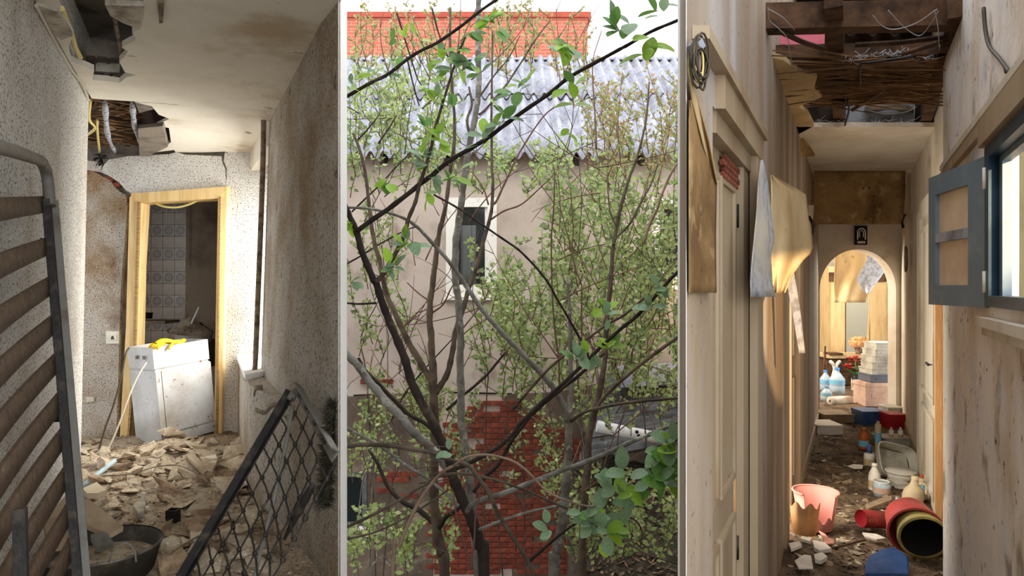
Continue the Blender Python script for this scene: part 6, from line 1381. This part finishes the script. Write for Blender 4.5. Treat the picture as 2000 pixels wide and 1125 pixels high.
shard('white_plank_piece', 'flat whitish plank piece in the middle litter', [(1684, 1043), (1712, 1046), (1730, 1054), (1712, 1057), (1690, 1050)], m_plw, 3.8, .01, 'plank')
shard('paper_piece', 'flat pale paper piece on the corridor floor', [(1655, 911), (1668, 907), (1686, 909), (1684, 916), (1668, 916)], m_plw, 5.2, .004, 'paper')
shard('white_shard', 'white folded plastic piece at the lower left of the corridor', [(1552, 1098), (1570, 1086), (1584, 1088), (1588, 1112), (1560, 1112)], m_plw, 3.5, .008)
shard('white_shard', 'crumpled white scrap behind the white folded plastic', [(1588, 1062), (1610, 1066), (1624, 1078), (1600, 1082), (1590, 1076)], m_plw, 3.6, .02)
shard('white_shard', 'bright white scrap at the left corridor wall foot', [(1540, 1066), (1562, 1062), (1566, 1070), (1545, 1078)], m_plw, 3.6, .015)
shard('white_shard', 'torn white carton flap among the litter at the bottom left', [(1590, 1090), (1606, 1086), (1616, 1094), (1604, 1102), (1592, 1100)], m_plw, 3.5, .02)
shard('white_shard', 'narrow white strip below the orange bucket shard', [(1566, 1052), (1584, 1056), (1582, 1062), (1566, 1058)], m_plw, 3.7, .015)
shard('bark_piece', 'long rough wooden splinter behind the red can', [(1690, 990), (1718, 978), (1740, 972), (1742, 980), (1716, 990), (1695, 998)], m_card, 4.3, .015, 'splinter')
bl = [P(1690, 1108, 3.3), P(1700, 1090, 3.36), P(1722, 1078, 3.42), P(1745, 1074, 3.45), P(1765, 1084, 3.42), P(1772, 1100, 3.36), P(1772, 1125, 3.25), P(1690, 1125, 3.25)]
t = thing('blue_plastic_lid', 'blue plastic lid lying at the bottom of the corridor', 'lid', bl[0]); ob('lid_plate', MB().poly(bl, (0, .003, .012)), m_bluep, t); ob('lid_rim', MB().tube(smooth(bl[:7], 3), .007, 6), m_bluep, t)
tag(ob('litter_stick', MB().tube([P(1625, 1082, 3.55)+Vector((0, 0, .03)), P(1690, 1065, 3.7)+Vector((0, 0, .03))], .006, 6), m_beam), 'thin dark stick lying across the corridor litter', 'stick')
# loose litter
rub = [chunk(40+i, [.2, .35, .5][i % 3], [m_rub2, m_rub, m_card][i % 3]) for i in range(9)]
n_ = 0
while n_ < 210:
    py = 800+(1112-800)*R.random()**.6; Y = 1300*1.43/(py-562.5); x = R.uniform(LX(Y)+.05, (NX(Y) if Y < 3.3 else FXr(Y))-.06); s = R.choice([.012, .016, .02, .025, .03, .04])
    if Y > 7.2: continue
    if (Vector((x, Y))-Vector((P(1593, 1000, 3.95).x, 3.95))).length < .15 or (Vector((x, Y))-Vector((bc.x, bc.y))).length < .2: continue
    M = Matrix.Translation((x, Y, rfh(x, Y)+s*.1)) @ Euler((R.uniform(-.4, .4), R.uniform(-.4, .4), R.uniform(0, 6.28))).to_matrix().to_4x4() @ Matrix.Scale(s, 4)
    o = put('litter_fragment', rub[R.randrange(9)], None, M); tag(o, ('large ' if s > .028 else 'small ')+('brown' if o.data.materials[0] == m_rub2 else 'pale' if o.data.materials[0] == m_rub else 'tan')+' fragment in the corridor litter '+('before the pink bucket' if Y < 3.9 and x < LX(Y)+.4 else 'before the big lying buckets' if Y < 3.9 else 'level with the pink bucket' if Y < 4.5 else 'beside the tilted basin' if Y < 5.6 else 'near the blue and red boxes'), 'rubble', 'litter fragments on the corridor floor'); n_ += 1
mb = MB()
for k in range(4200):
    Y = 2.4+5*R.random()**1.5; l, r = LX(Y)+.02, (NX(Y) if Y < 3.3 else FXr(Y))-.02; x = R.uniform(l, r); s = R.uniform(.004, .022); p = Vector((x, Y, rfh(x, Y)+.004))
    d = Vector((R.uniform(-1, 1), R.uniform(-1, 1), R.uniform(-.15, .45))).normalized()*s; e_ = d.cross(Vector((R.uniform(-.4, .4), .2, 1))).normalized()*s*R.choice([.15, .3, .6])
    n = len(mb.v); mb.v += [p-d, p+e_, p+d, p-e_]; mb.f.append([n, n+1, n+2, n+3]); mb.sm.append(False)
tag(stuff(ob('litter_scraps', mb, m_litter2)), 'fine scraps and dry leaves over the corridor floor', 'litter')
